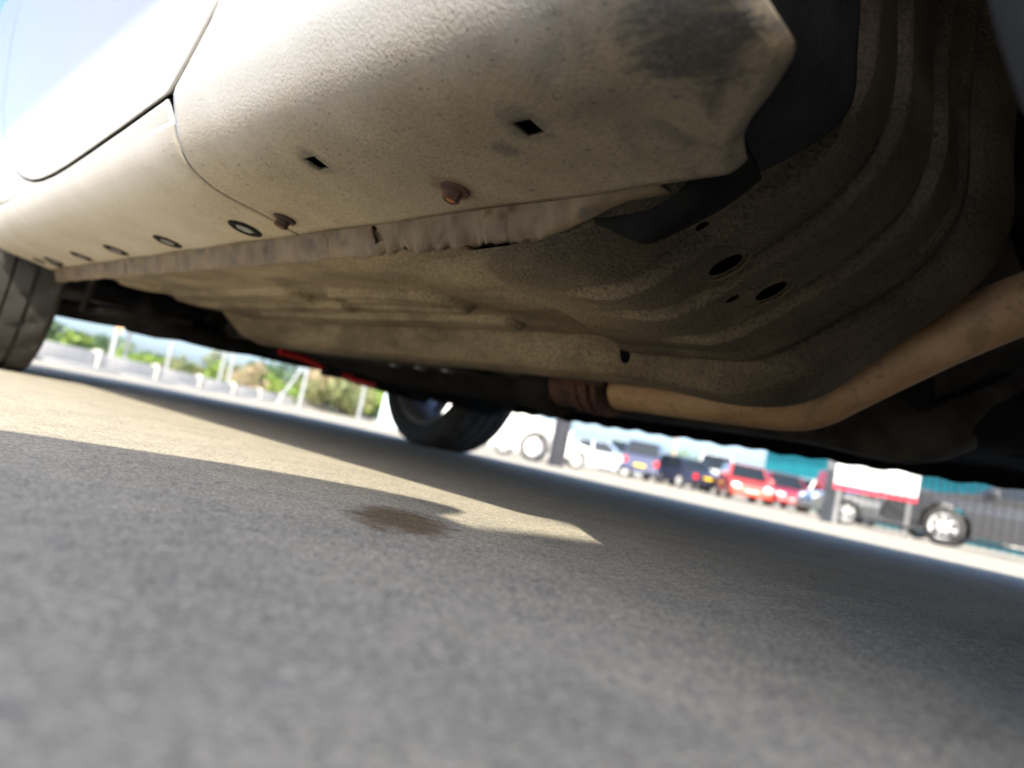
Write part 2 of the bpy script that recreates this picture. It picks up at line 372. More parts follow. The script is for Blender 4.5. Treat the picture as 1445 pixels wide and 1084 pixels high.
# side profile of the body from the sill seam upwards: (x, z)
PROF = [(.335, .227), (.305, .2312), (.26, .2365), (.237, .2412), (.217, .2495), (.201, .262), (.190, .277), (.1775, .30),
        (.168, .335), (.161, .38), (.153, .45), (.1465, .55), (.145, .63), (.149, .70), (.162, .77), (.18, .82)]
PS = np.array(smooth_path(PROF, 10)); PU = np.concatenate([[0], np.cumsum(np.hypot(*np.diff(PS, axis=0).T))])
def prof(u): return np.interp(u, PU, PS[:, 0]), np.interp(u, PU, PS[:, 1])
def u_of_z(z): return float(np.interp(z, PS[:, 1], PU))
def u_of_x(x): return float(np.interp(-x, -PS[:60, 0], PU[:60]))
UTOP = PU[-1]
def side_point(X, u, mirror=False):
    x, z = prof(u)
    # plan curvature: the flanks draw in a little towards both ends
    x = x + 0.018*((X-1.0)/1.6)**2*sstep(.0, .06, u)
    if not mirror:
        # crumple near the arch: a shallow dent and a ridge
        x_, = (x,)
        z = z + 0.0050*math.exp(-((X-.245)/.030)**2-((x-.275)/.020)**2) 
        z = z + 0.0007*math.sin(X*31+x*40)*float(sstep(.12, .0, u))
        return (x, X, z)
    return (2.0-x, X, z - 0.035*float(sstep(.25, .0, u)))

def cut_holes(bm, holes):
    """holes: polygons (list of (a, b)) in the flat parameter plane; real openings are cut."""
    for poly in holes:
        cx = sum(p[0] for p in poly)/len(poly); cy = sum(p[1] for p in poly)/len(poly)
        rad = max(math.hypot(p[0]-cx, p[1]-cy) for p in poly)
        for i in range(len(poly)):
            a, b = poly[i], poly[(i+1) % len(poly)]
            fs = [f for f in bm.faces if (f.calc_center_median().xy - Vector((cx, cy))).length < rad*1.2+0.012]
            geom = fs + list({e for f in fs for e in f.edges}) + list({v for f in fs for v in f.verts})
            d = Vector((b[0]-a[0], b[1]-a[1], 0)); nrm = Vector((d.y, -d.x, 0)).normalized()
            bmesh.ops.bisect_plane(bm, geom=geom, dist=1e-6, plane_co=Vector((a[0], a[1], 0)), plane_no=nrm)
        kill = []
        for f in bm.faces:
            c = f.calc_center_median()
            if (c.xy - Vector((cx, cy))).length > rad*1.05: continue
            inside = True
            for i in range(len(poly)):
                a, b = poly[i], poly[(i+1) % len(poly)]
                s = (b[0]-a[0])*(c.y-a[1]) - (b[1]-a[1])*(c.x-a[0])
                if s < 0: inside = False; break
            if inside: kill.append(f)
        bmesh.ops.delete(bm, geom=kill, context='FACES')
def ngon(cx, cy, rx, ry, n=16, rot=0.0):
    out = []
    for k in range(n):
        a = 2*math.pi*k/n; px, py = rx*math.cos(a), ry*math.sin(a)
        out.append((cx+px*math.cos(rot)-py*math.sin(rot), cy+px*math.sin(rot)+py*math.cos(rot)))
    return out
def patch(name, rows, mat, fn, holes=(), thick=0.0, parent=car, flip=False, out=(-1, 0, -.6)):
    """rows: list of lists of (X, u) forming a structured grid; fn maps (X, u) to space."""
    bm = bmesh.new(); vs = [[bm.verts.new((p[0], p[1], 0)) for p in r] for r in rows]
    for i in range(len(rows)-1):
        for j in range(len(rows[i])-1):
            q = (vs[i][j], vs[i][j+1], vs[i+1][j+1], vs[i+1][j])
            if flip: q = q[::-1]
            try: bm.faces.new(q)
            except ValueError: pass
    bmesh.ops.remove_doubles(bm, verts=bm.verts, dist=1e-7)
    if holes: cut_holes(bm, holes)
    for v in bm.verts: v.co = Vector(fn(v.co.x, v.co.y))
    bmesh.ops.recalc_face_normals(bm, faces=bm.faces)
    if sum(f.normal.dot(Vector(out))*f.calc_area() for f in bm.faces) < 0: bmesh.ops.reverse_faces(bm, faces=bm.faces)
    o = bm_obj(name, bm, mat, None, True, 50)
    if thick:
        s = o.modifiers.new('skin', 'SOLIDIFY'); s.thickness = abs(thick); s.offset = -1 if thick > 0 else 1
    return fit(o, parent)
def lin(a, b, n): return [a+(b-a)*k/(n-1) for k in range(n)]

GAP = 0.0042
B1z = [(.2, .700), (.235, .700), (.248, .697), (.27, .685), (.2965, .666), (.305, .640), (.318, .606), (.338, .566), (.42, .515), (.6, .45), (.82, .43)]
def B1(u): return float(np.interp(prof(u)[1], [p[0] for p in B1z], [p[1] for p in B1z]))
FRz = [(.283, 1.10), (.2845, 1.17), (.288, 1.215), (.296, 1.26), (.31, 1.305), (.335, 1.355), (.356, 1.385), (.42, 1.44), (.55, 1.475), (.82, 1.50)]
def FR(u): return float(np.interp(prof(u)[1], [p[0] for p in FRz], [p[1] for p in FRz]))
LFz = [(.283, 1.10), (.2842, 1.02), (.287, .92), (.291, .80), (.2965, .670), (.305, .640), (.318, .606), (.338, .566), (.42, .515), (.6, .45), (.82, .43)]
def LF(u): return float(np.interp(prof(u)[1], [p[0] for p in LFz], [p[1] for p in LFz]))
def circ(z): return -0.216+math.sqrt(.372**2-(min(z, .66)-.30)**2)
EP = [(0.0, .207), (u_of_x(.325), .2035), (u_of_x(.312), .1985), (u_of_x(.298), .188), (u_of_x(.28), .169), (u_of_x(.264), .1535), (u_of_x(.257), .1490), (u_of_x(.248), .1485), (u_of_z(.262), circ(.262)), (u_of_z(.30), circ(.30))]
def END(u):
    if u < u_of_z(.29): return float(np.interp(u, [p[0] for p in EP], [p[1] for p in EP]))
    return circ(prof(u)[1])
U_fine = list(np.arange(0, u_of_z(.31), .0045)) + list(np.linspace(u_of_z(.31), UTOP, 26))

# rear quarter with its sill end
rows = []
for u in U_fine:
    a, b = END(u), B1(u)-GAP/2
    xs = list(a+(b-a)*np.linspace(0, 1, 110)**1.35)
    rows.append([(x, u) for x in xs])
sq = lambda X, x, s: [(X-s, u_of_x(x)-s), (X+s, u_of_x(x)-s), (X+s, u_of_x(x)+s), (X-s, u_of_x(x)+s)]
holes = [sq(.515, .2455, .0075), sq(.304, .2605, .0075)]
def quarter_pt(X, u):
    x, y, z = side_point(X, u); c = max(0.0, 1-(X-END(u))/.012)
    a, b = prof(max(0, u-.006)), prof(u+.006); tx, tz = b[0]-a[0], b[1]-a[1]; L = math.hypot(tx, tz)
    return (x+.008*c*c*tz/L, y, z-.008*c*c*tx/L)          # edge rolled inwards round the arch
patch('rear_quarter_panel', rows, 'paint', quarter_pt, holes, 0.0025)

# sill and front wing panel, below and ahead of the door
rows = []
Xs = list(np.linspace(.0, 1.0, 120))
UD = u_of_z(.283)
for u in U_fine:
    z = prof(u)[1]
    if u < UD-0.002:
        a = B1(u)+GAP/2
        rows.append([(a+(1.755+.0*u-a)*t, u) for t in Xs])
rows_low = rows
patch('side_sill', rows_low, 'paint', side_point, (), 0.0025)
# strip between the sill rows and the door's curved lower edge
rows = []
u_lo = rows_low[-1][0][1]
def door_low(X):   # u of the door's lower edge at X
    zz = np.interp(X, [.670, .80, .92, 1.02, 1.10, 1.17, 1.215, 1.26, 1.305, 1.355, 1.385, 1.44, 1.475, 1.50],
                   [.2965, .291, .287, .2842, .283, .2845, .288, .296, .31, .335, .356, .42, .55, .82])
    return u_of_z(float(zz)) - GAP*0.75
xsA = list(np.linspace(B1(u_lo)+GAP/2, 1.30, 70)) + list(np.linspace(1.31, 1.497, 30)) + list(np.linspace(1.50, 1.755, 12))
AR = lambda z: 2.10-math.sqrt(max(.0, .362**2-(min(z, .655)-.30)**2))
for t in np.linspace(0, 1, 26):
    row = []
    for X in xsA:
        top = UTOP if X >= 1.498 else max(door_low(X), u_lo+.001)
        u = u_lo+(top-u_lo)*t
        XX = X
        if X > 1.50:
            XX = 1.50+(X-1.50)/(1.755-1.50)*(max(1.505, AR(prof(u)[1]))-1.50)
        if X < .7:
            XX = max(X, B1(u)+GAP/2) if u < u_of_z(.2965) else X
        row.append((XX, u))
    rows.append(row)
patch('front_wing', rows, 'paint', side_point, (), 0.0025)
# door skin
rows = []
for u in list(np.linspace(u_of_z(.2832), u_of_z(.2975), 16)) + list(np.linspace(u_of_z(.30), UTOP, 40)):
    a, b = LF(u)+GAP/2, FR(u)-GAP/2
    if b-a < .01: a, b = 1.095, 1.105
    rows.append([(x, u) for x in np.linspace(a, b, 60)])
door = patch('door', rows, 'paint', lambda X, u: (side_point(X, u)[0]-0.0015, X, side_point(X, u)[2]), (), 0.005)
# wing ahead of / above the front wheel and around the rear wheel: left flank remainder
def arch_strip(xc, r, name):
    rows = []
    for t in np.linspace(0, 1, 14):
        row = []
        for k in range(41):
            a = math.pi*k/40*0.97+0.045
            X0, z0 = xc+r*math.cos(a), .30+r*math.sin(a)
            X1 = xc+(r+.17)*math.cos(a)*1.02; z1 = .82
            X1 = xc+max(-.53, min(.53, (X1-xc)*1.0)) if True else X1
            X = X0+(X1-X0)*t; z = z0+(z1-z0)*t
            row.append((X, u_of_z(z)))
        rows.append(row)
    return patch(name, rows, 'paint', side_point, (), 0.0025)

# dark box section behind the skins, so gaps and holes look into the sill
rows = []
for u in np.linspace(.004, UTOP, 40): rows.append([(x, u) for x in np.linspace(.245, 1.72, 60)])
def inner_pt(X, u):
    x, z = prof(u); return (x+.016, X, z+.014)
patch('inner_sill', rows, 'inner', inner_pt, (), 0.0)

# ---- pinch weld flange hanging under the sill
rng = np.random.RandomState(5)
def flange_pt(X, v):
    """v: 0 top .. 1 bottom edge"""
    h = 0.0250*float(sstep(.262, .385, X)) + .0006
    h += .0006*math.sin(X*57)+.0004*math.sin(X*141+1)
    bat = float(sstep(.60, .54, X))*float(sstep(.33, .38, X))          # the jacked, battered stretch
    rag = 0.0
    for (c, w, d) in ((.5545, .004, .004), (.533, .0085, .0058), (.517, .0035, .0030), (.485, .010, .0020), (.462, .0045, .0034), (.440, .006, .0022), (.418, .004, .0026), (.395, .007, .0014), (.37, .009, .001)):
        rag += d*math.exp(-((X-c)/w)**4)
    h -= rag + bat*.0012*(math.sin(X*390)*math.sin(X*171))
    z = .2285 - h*v
    tv = math.sin(math.pi*min(1, v*1.1))*float(sstep(0, .25, v))
    x = .336 + .007*v + .004*v**6                                     # lip turned inwards
    ph = (X % 0.033)/0.033
    x += .0030*math.exp(-((ph-.5)/.05)**2)*tv*float(sstep(.60, .66, X))       # spot-weld creases
    x += .0012*math.sin(X*95)*tv
    # the pressed rib and the dented lower edge
    x += (-.0055*math.exp(-((X-.4115)/.0042)**2) + .0050*math.exp(-((X-.3985)/.0045)**2) - .003*math.exp(-((X-.386)/.006)**2))*float(sstep(.02, .35, v))
    x += bat*v*v*(.0032*math.sin(X*118+.5)+.0022*math.sin(X*263))
    x += bat*.0030*math.exp(-((X-.475)/.012)**2)*tv
    return (x, X, z)
bm = bmesh.new()
XL = list(np.arange(.262, .66, .0018)) + list(np.arange(.66, 1.74, .005))
VL = np.linspace(0, 1, 15)
vs = [[bm.verts.new(flange_pt(X, v)) for v in VL] for X in XL]
for i in range(len(XL)-1):
    for j in range(len(VL)-1):
        # the drain notch near the panel joint
        if .557 < XL[i]+.0035*(j-4)/4 < .5645 and 1 <= j <= 8: continue
        bm.faces.new((vs[i][j], vs[i+1][j], vs[i+1][j+1], vs[i][j+1]))
bmesh.ops.recalc_face_normals(bm, faces=bm.faces)
o = bm_obj('pinch_weld', bm, 'flange', None, True, 50); s = o.modifiers.new('skin', 'SOLIDIFY'); s.thickness = .0024; s.offset = 0
fit(o)
# second sheet of the weld, a little shorter, peeling apart along the battered stretch
bm = bmesh.new()
def flange2(X, v):
    a = flange_pt(X+.012, v*.97); return (a[0]+.0055+.003*v*float(sstep(.62, .5, X)), X, a[2]+.0022)
vs = [[bm.verts.new(flange2(X, v)) for v in VL[::2]] for X in XL]
for i in range(len(XL)-1):
    for j in range(len(VL[::2])-1): bm.faces.new((vs[i][j], vs[i+1][j], vs[i+1][j+1], vs[i][j+1]))
bmesh.ops.recalc_face_normals(bm, faces=bm.faces)
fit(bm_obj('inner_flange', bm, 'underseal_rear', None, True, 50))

# ---- bolts and grommets on the sill
def disc_on(name, X, x, prof_pts, mat, parent=car, seg=20, tilt=(0, 0), hexa=False):
    """A turned part standing out of the sill's underside at (X, x)."""
    u = u_of_x(x); px, _, pz = side_point(X, u); p2 = side_point(X, u+.004); t = Vector((p2[0]-px, 0, p2[2]-pz)).normalized()
    nrm = Vector((t.z, 0, -t.x));
    if nrm.z > 0: nrm = -nrm
    nrm = (nrm + Vector((tilt[0], tilt[1], 0))).normalized()
    ax = Vector((0, 1, 0)); ax = (ax-nrm*ax.dot(nrm)).normalized(); bx = nrm.cross(ax)
    V, F = [], []; m = len(prof_pts)
    for k in range(seg):
        a = 2*math.pi*k/seg
        for (hh, r) in prof_pts:
            rr = r
            if hexa and hh > .0035: rr = r*math.cos(math.pi/6)/math.cos(((a) % (math.pi/3))-math.pi/6)
            V.append(Vector((px, X, pz)) + nrm*hh + (ax*math.cos(a)+bx*math.sin(a))*rr)
    for k in range(seg):
        for j in range(m-1): F.append((k*m+j, k*m+j+1, ((k+1) % seg)*m+j+1, ((k+1) % seg)*m+j))
    return fit(mesh_obj(name, V, F, mat, None, True, 30), parent)
for i, (X, x, tl) in enumerate(((.418, .305, (-.10, .05)), (.678, .3055, (-.06, .10)))):
    disc_on('washer', X, x, [(-.002, .0112), (.0012, .0112), (.0020, .0095), (.0018, .005)], 'rust_dark', car, 28, tl)
    disc_on('bolt', X, x, [(.0012, .0068), (.0036, .0068), (.0088, .0066), (.0096, .0058), (.0096, .0042), (.0088, .0040)], 'rust_dark', car, 24, tl, True)
    disc_on('bolt_tip', X, x, [(.0084, .0045), (.0092, .0038), (.0090, .0001)], 'rust', car, 16, tl)
for X in (.772, 1.005, 1.225, 1.42, 1.615):
    o = disc_on('grommet', X, .3085, [(-.001, .0185), (.0014, .0180), (.0026, .0150), (.0022, .0118), (.0002, .0108), (-.0005, .0102)], 'black', car, 28)
    o2 = disc_on('plug', X, .3085, [(-.0012, .0104), (.0016, .0085), (.0022, .0060), (.0010, .0040), (.0010, .0001)], 'grommet', car, 24)
for X, x in ((1.70, .300), (1.66, .322)):
    disc_on('drain_plug', X, x, [(-.001, .013), (.0015, .012), (.001, .006), (.001, .0001)], 'black', car, 18)

# ---- floor
def path_interp(P, n):
    P = np.array(smooth_path(P, 12)); s = np.concatenate([[0], np.cumsum(np.hypot(*np.diff(P, axis=0).T))]); return P, s
KICK = [(2.02, .44), (1.90, .34), (1.80, .262), (1.70, .222), (1.58, .205), (1.2, .2), (.8, .2), (.5, .2), (.42, .2005), (.365, .2065), (.31, .238), (.26, .272), (.225, .309),
        (.211, .345), (.2115, .385), (.219, .45), (.22, .56), (.2, .64)]
KP, KS = path_interp(KICK, 12)
KL = KS[-1]
def kick(t):
    return np.interp(t, KS, KP[:, 0]), np.interp(t, KS, KP[:, 1])
def t_of_X(X): # along the lower part only
    i = int(np.argmin(KP[:, 0])); return float(np.interp(-X, -KP[:i+1, 0], KS[:i+1]))
def capsule(X, R, x0, x1, r0, r1, w):
    """distance-like mask of a rounded bar from (x0, r0) to (x1, r1)"""
    dx, dr = x1-x0, r1-r0; L2 = dx*dx+dr*dr; t = min(1, max(0, ((X-x0)*dx+(R-r0)*dr)/L2))
    return math.hypot(X-x0-dx*t, R-r0-dr*t)/w
RIBS = (.455, .521, .608)
def floor_pt(t, R):
    X, z = kick(t); X2, z2 = kick(min(KL, t+.004)); X1, z1 = kick(max(0, t-.004))
    tx, tz = X2-X1, z2-z1; L = math.hypot(tx, tz)+1e-9; nx, nz = tz/L, -tx/L
    if nz > 0 and X > .35: nx, nz = -nx, -nz
    # outward normal is down on the flat part and rearwards on the wall
    nx, nz = (-abs(nx), -abs(nz)) if X < .6 else (abs(nx), -abs(nz))
    d = 0.0
    Xb = np.interp(R, [.36, .405, .47, .52, .60, .70, .76], [.440, .478, .500, .497, .520, .546, .56])
    front = float(sstep(Xb-.004, Xb+.020, X))
    z = z + .020*front*(1 if X > .3 else 0)
    if X < Xb+.02:
        fade = float(sstep(.46, .38, X))
        for i, r in enumerate(RIBS):
            d += fade*(.0078*float(sstep(r-.001, r+.007, R)) - .0045*math.exp(-((R-r+.003)/.0036)**2))
        d -= fade*.0078*(np.interp(R, [.40, .463, .529, .616, .69], [0, 0, 1, 2, 3]))*.92
        # raised lands round the drain holes
        for (hx, hr) in ((.311, .495), (.309, .568)):
            q = math.hypot((X-hx)*1.2, R-hr); d += .0022*float(sstep(.024, .020, q))
        # pressed flange at the inner side
        d += .006*float(sstep(.664, .672, R))*float(sstep(.692, .684, R))*float(sstep(.58, .5, X))
        d += .0035*math.exp(-((X-.44)/.03)**2-((R-.60)/.05)**2)
    else:
        for (x0, x1, r0, r1, w, hh) in ((.72, .90, .548, .528, .036, .010), (.70, 1.36, .640, .634, .020, .009), (1.02, 1.46, .505, .50, .022, .009), (1.0, 1.44, .575, .570, .018, .008),
                                        (1.50, 1.66, .60, .575, .024, .007), (1.52, 1.68, .47, .455, .018, .006)):
            q = capsule(X, R, x0, x1, r0, r1, w); d += hh*float(sstep(1.10, .90, q))
            if w > .03: d -= .006*float(sstep(.62, .50, q)) - .005*float(sstep(.28, .18, q))
        d += .0008*math.sin(X*9+R*5)
        # gentle sag before the rail
        z -= .004*float(sstep(.60, .69, R))
    return (R, X+nx*d, z+nz*d)
T = list(np.linspace(0, t_of_X(1.2), 60)) + list(np.linspace(t_of_X(1.2), t_of_X(.62), 110))[1:] + list(np.linspace(t_of_X(.62), t_of_X(.42), 66))[1:] + list(np.linspace(t_of_X(.42), KL, 110))[1:]
Rs = sorted(set([round(v, 4) for v in list(np.linspace(.345, .70, 86)) + [r+k*.003 for r in RIBS for k in (-2, -1, 0, 1, 2, 3, 4)]]))
rows = [[(t, R) for R in Rs] for t in T]
holes = [ngon(t_of_X(.311), .495, .0145, .0105, 16), ngon(t_of_X(.309), .568, .0145, .0105, 16),
         ngon(t_of_X(.330), .545, .006, .0045, 10), ngon(t_of_X(.300), .4435, .0055, .005, 8)]
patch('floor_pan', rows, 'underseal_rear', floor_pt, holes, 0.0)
rows = [[(t, R) for R in np.linspace(.362, .70, 10)] for t in np.linspace(0, KL, 70)]
def floor_back(t, R):
    a = floor_pt(t, R); X, z = kick(t); k = .022
    return (R, a[1]+(k if X < .34 else 0), a[2]+k+(0.02 if X < .34 else 0))
patch('floor_cavity', rows, 'inner', floor_back)
# dark plastic plug rings
for (hx, hr) in ((.311, .495), (.309, .568)):
    c = Vector(floor_pt(t_of_X(hx), hr)); a = Vector(floor_pt(t_of_X(hx)+.006, hr))-c; b = Vector((1, 0, 0)); a.normalize()
    V, F = tube_data([c+a*(.0205*math.cos(q))+b*(.0165*math.sin(q)) for q in np.linspace(0, 2*math.pi, 33)], .0014, 6, False)
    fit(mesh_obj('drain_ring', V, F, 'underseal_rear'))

# chassis rail inboard of the floor: follows the kick-up
def rail_pt(side):
    def f(t, w):
        X, z = kick(t); X2, z2 = kick(min(KL, t+.004)); X1, z1 = kick(max(0, t-.004))
        tx, tz = X2-X1, z2-z1; L = math.hypot(tx, tz); nx, nz = -abs(tz)/L, -abs(tx)/L
        if X > 1.0: nx = -nx
        P = [(.684, -.020), (.698, .020), (.712, .033), (.74, .039), (.775, .036), (.79, .010), (.795, -.03)]
        i = min(int(w), 5); q = w-i; R = P[i][0]+(P[i+1][0]-P[i][0])*q; d = P[i][1]+(P[i+1][1]-P[i][1])*q
        d = d*float(sstep(1.9, 1.6, X)) if X > 1 else d
        d *= 1 - .35*float(sstep(.36, .26, X))
        if w > .5: d += .012*math.exp(-((X-.42)/.085)**2)*min(1, w-.5)
        # swelling belly ahead of the kick-up
        z = z + .006
        return (R if side > 0 else 2-R, X+nx*d, z+nz*d)
    return f
rows = [[(t, w) for w in np.linspace(0, 6, 25)] for t in np.linspace(t_of_X(1.9), KL, 150)]
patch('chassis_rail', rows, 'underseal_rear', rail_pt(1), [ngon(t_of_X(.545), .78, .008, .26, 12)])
rows = [[(t, w) for w in np.linspace(0, 6, 13)] for t in np.linspace(t_of_X(1.9), KL, 70)]
patch('chassis_rail', rows, 'muck', rail_pt(-1))
# tunnel and right-hand floor
V, F = [], []
TR = [(.775, .19), (.80, .25), (.86, .33), (1.0, .36), (1.14, .33), (1.20, .25), (1.225, .19)]
xs = np.linspace(.25, 1.95, 40)
for X in xs:
    for (R, z) in TR: V.append((R, X, z + .10*float(sstep(.45, .2, X))))
for i in range(len(xs)-1):
    for j in range(6): F.append((i*7+j, i*7+j+1, (i+1)*7+j+1, (i+1)*7+j))
fit(mesh_obj('tunnel', V, F, 'muck', None, True, 40))
rows = [[(t, R) for R in np.linspace(1.30, 1.67, 26)] for t in np.linspace(0, KL, 90)]
patch('floor_pan', rows, 'darkmuck', lambda t, R: floor_pt(t, 2-R)[:0] + (R, floor_pt(t, 2-R)[1], floor_pt(t, 2-R)[2]))
# plates bolted across the tunnel
for (X, w) in ((1.30, .10), (.86, .08)):
    fit(box('tunnel_brace', (1.0, X, .178), (.46, w, .006), 'muck', None, None, .002))

# ---- remaining left flank, right flank, ends and cabin
def col_patch(name, Xs, zb, mat, mirror=False, n=22, thick=.0025, fn=None):
    rows = []
    for t in np.linspace(0, 1, n):
        row = []
        for X in Xs:
            ub = u_of_z(zb(X)) if zb(X) > PS[0, 1] else 0.0
            row.append((X, ub+(UTOP-ub)*t))
        rows.append(row)
    return patch(name, rows, mat, fn or (lambda X, u: side_point(X, u, mirror)), (), thick, out=(1 if mirror else -1, 0, -.3))
def zb_rear(X): return .30+math.sqrt(max(0, .372**2-(X+.22)**2)) if abs(X+.22) < .368 else .25
def zb_front(X): return .30+math.sqrt(max(0, .362**2-(X-2.10)**2)) if abs(X-2.10) < .358 else .24
col_patch('rear_wing', list(np.linspace(-.128, -.588, 26)) + list(np.linspace(-.592, -.95, 10)), zb_rear, 'paint')
col_patch('front_wing_nose', list(np.linspace(2.034, 2.456, 26)) + list(np.linspace(2.462, 2.95, 10)), zb_front, 'paint')
def zb_right(X):
    if X < .16: return zb_rear(X)
    if X > 1.74: return zb_front(X)
    return .2
XR = sorted(list(np.linspace(-.95, -.592, 8)) + list(np.linspace(-.586, .147, 36)) + list(np.linspace(.153, 1.735, 60)) + list(np.linspace(1.743, 2.457, 36)) + list(np.linspace(2.463, 2.95, 8)))
col_patch('flank', XR, zb_right, 'paint', True)
# right-hand sill flange, crenellated by its drain notches
XW = np.linspace(.16, 1.735, 330); V, F = [], []
for i, X in enumerate(XW):
    zb2 = .168+.0022*math.sin(X*85)+.0014*math.sin(X*37+1)
    for (xx, zz) in ((1.646, .215), (1.646, zb2), (1.650, zb2), (1.650, .215)): V.append((xx, X, zz))
for i in range(len(XW)-1):
    for j in range(3): F.append((i*4+j, i*4+j+1, (i+1)*4+j+1, (i+1)*4+j))
fit(mesh_obj('pinch_weld', V, F, 'black', None, True, 30))
fit(box('sill_underside', (1.70, .95, .212), (.12, 1.56, .03), 'darkmuck'))

def sheet(name, nx, ny, fn, mat, thick=0.0, parent=car):
    V = [fn(i/(nx-1), j/(ny-1)) for i in range(nx) for j in range(ny)]
    F = [(i*ny+j, (i+1)*ny+j, (i+1)*ny+j+1, i*ny+j+1) for i in range(nx-1) for j in range(ny-1)]
    o = mesh_obj(name, V, F, mat, None, True, 50)
    if thick:
        s = o.modifiers.new('skin', 'SOLIDIFY'); s.thickness = thick; s.offset = 0
    return fit(o, parent)
xl, xr = .19, 1.81
def bow(a): return 1-(2*a-1)**2
sheet('front_bumper', 30, 12, lambda a, b: (xl+.01+(xr-xl-.02)*a, 2.945+.13*bow(a)**.6-.05*b*b, .235+.39*b), 'paint', .004)
sheet('bonnet', 30, 16, lambda a, b: (xl+(xr-xl)*a, 2.895+.13*bow(a)**.6-1.25*b, .625+.26*b**.7+.04*bow(a)*b+(.195-.22*b)*(1-bow(a))**6*.9), 'paint', .003)
sheet('rear_bumper', 30, 12, lambda a, b: (xl+.01+(xr-xl-.02)*a, -.945-.10*bow(a)**.6+.03*b*b, .30+.51*b), 'paint', .004)
sheet('boot_lid', 24, 8, lambda a, b: (xl+(xr-xl)*a, -.915-.10*bow(a)**.6*(1-b)+.60*b, .81+.06*b+.02*bow(a)), 'paint', .003)
sheet('windscreen', 20, 8, lambda a, b: (.26+.14*b+(1.48-.28*b)*a, 1.66+.05*bow(a)-.52*b, .87+.36*b+.02*bow(a)), 'glass', .004)
sheet('roof', 20, 12, lambda a, b: (.40+1.20*a, 1.15+.05*bow(a)-.85*b, 1.225+.03*bow(a)+.02*bow(b)), 'paint', .004)
sheet('rear_window', 20, 8, lambda a, b: (.40-.14*b+(1.20+.28*b)*a, .30-.63*b, 1.23+.02*bow(a)-.35*b), 'glass', .004)
for s in (0, 1):
    m = (lambda x: x) if s == 0 else (lambda x: 2-x)
    sheet('side_window', 16, 8, lambda a, b: (m(.19+.20*b), 1.66-.5*b-(2.0-1.14*b)*a, .82+.405*b+.02*bow(a)*b), 'glass', .004)
fit(box('undertray', (1.0, 2.66, .235), (1.5, .62, .006), 'darkmuck'))
fit(box('rear_undertray', (1.0, -.78, .34), (1.4, .30, .006), 'darkmuck'))
# rear suspension bay, closed and dark
bm = bmesh.new()
add_box(bm, (1.0, -.20, .655), (1.64, .86, .01)); add_box(bm, (1.0, -.64, .50), (1.64, .01, .32))
fit(bm_obj('rear_bay', bm, 'darkmuck', None, False))
fit(box('engine_bay_floor', (1.0, 2.15, .30), (1.06, .62, .01), 'darkmuck'))
fit(box('bulkhead', (1.0, 1.98, .50), (1.62, .01, .36), 'darkmuck'))

fit(box('inner_wing', (1.47, -.13, .58), (.012, .98, .60), 'darkmuck'))
fit(box('crash_beam', (1.0, 2.87, .40), (1.5, .03, .32), 'darkmuck'))
fit(box('rear_bulkhead', (1.08, .365, .545), (.80, .012, .62), 'darkmuck'))

# ---- arch liner and its torn lower flap
def wall_X(z): 
    i = int(np.argmin(KP[:, 0])); return float(np.interp(z, KP[i-40:, 1], KP[i-40:, 0]))
LO = np.array([(.306, .224, .2500), (.276, .194, .264), (.250, .186, .278), (.212, .176, .32), (.190, .14, .45), (.185, .04, .62)])
LI = np.array([(.385, .280, .2475), (.420, .256, .2680), (.434, wall_X(.305)-.004, .305), (.436, wall_X(.36)-.004, .36), (.436, wall_X(.46)-.004, .46), (.436, .205, .64)])
LO, LI = np.array(smooth_path(list(LO), 6)), np.array(smooth_path(list(LI), 6))
LB = np.interp(np.linspace(0, 5, 31), range(6), [0, .15, .3, .5, .75, 1])
def liner(a, b):
    # a: inwards from the sill's end to the ribbed wall, b: up the arch
    o = np.array([np.interp(b, LB, LO[:, k]) for k in range(3)]); i = np.array([np.interp(b, LB, LI[:, k]) for k in range(3)])
    p = o*(1-a)+i*a; p[1] -= .012*math.sin(a*math.pi); return tuple(p)
MAT['liner'] = simple('arch_liner_felt', (.017, .018, .021), .8, 0, .45, 18, .002, 90, 0, .15)
sheet('wheel_arch_liner', 16, 40, liner, 'liner', .003)
flap = [((.3490, .320, .2165), (.3494, .3195, .2160)), ((.350, .296, .2175), (.359, .288, .2030)), ((.350, .276, .2200), (.365, .277, .2060)),
        ((.349, .257, .2285), (.373, .260, .2180)), ((.344, .241, .2370), (.382, .250, .2290)), ((.335, .224, .2430), (.398, .243, .2470)), ((.318, .212, .252), (.418, .246, .2640))]
top = smooth_path([f[0] for f in flap], 5); bot = smooth_path([f[1] for f in flap], 5); V, F = [], []
for i, (p, q) in enumerate(zip(top, bot)):
    for k in range(7):
        t = k/6; pt = np.array(p)*(1-t)+np.array(q)*t; pt = pt+np.array((.0, -.004, -.003))*math.sin(t*math.pi); V.append(pt)
for i in range(len(top)-1):
    for k in range(6): F.append((i*7+k, i*7+k+1, (i+1)*7+k+1, (i+1)*7+k))
o = mesh_obj('liner_flap', V, F, 'black'); s = o.modifiers.new('skin', 'SOLIDIFY'); s.thickness = .003; s.offset = 0; fit(o)

# ---- exhaust
ex = empty('exhaust', (.84, .6, .173)); ex.parent = car; ex.location = (.84-1, .6-.94, .173)
pp = smooth_path([(.84, .655, .172), (.84, .56, .172), (.84, .47, .172), (.84, .405, .173), (.84, .368, .183), (.84, .335, .205), (.84, .29, .235), (.84, .24, .267), (.84, .18, .300), (.845, .10, .335), (.86, -.02, .365), (.90, -.2, .36)], 8)
fit(tube('pipe', pp, .0305, 'pipe', None, 24), ex)
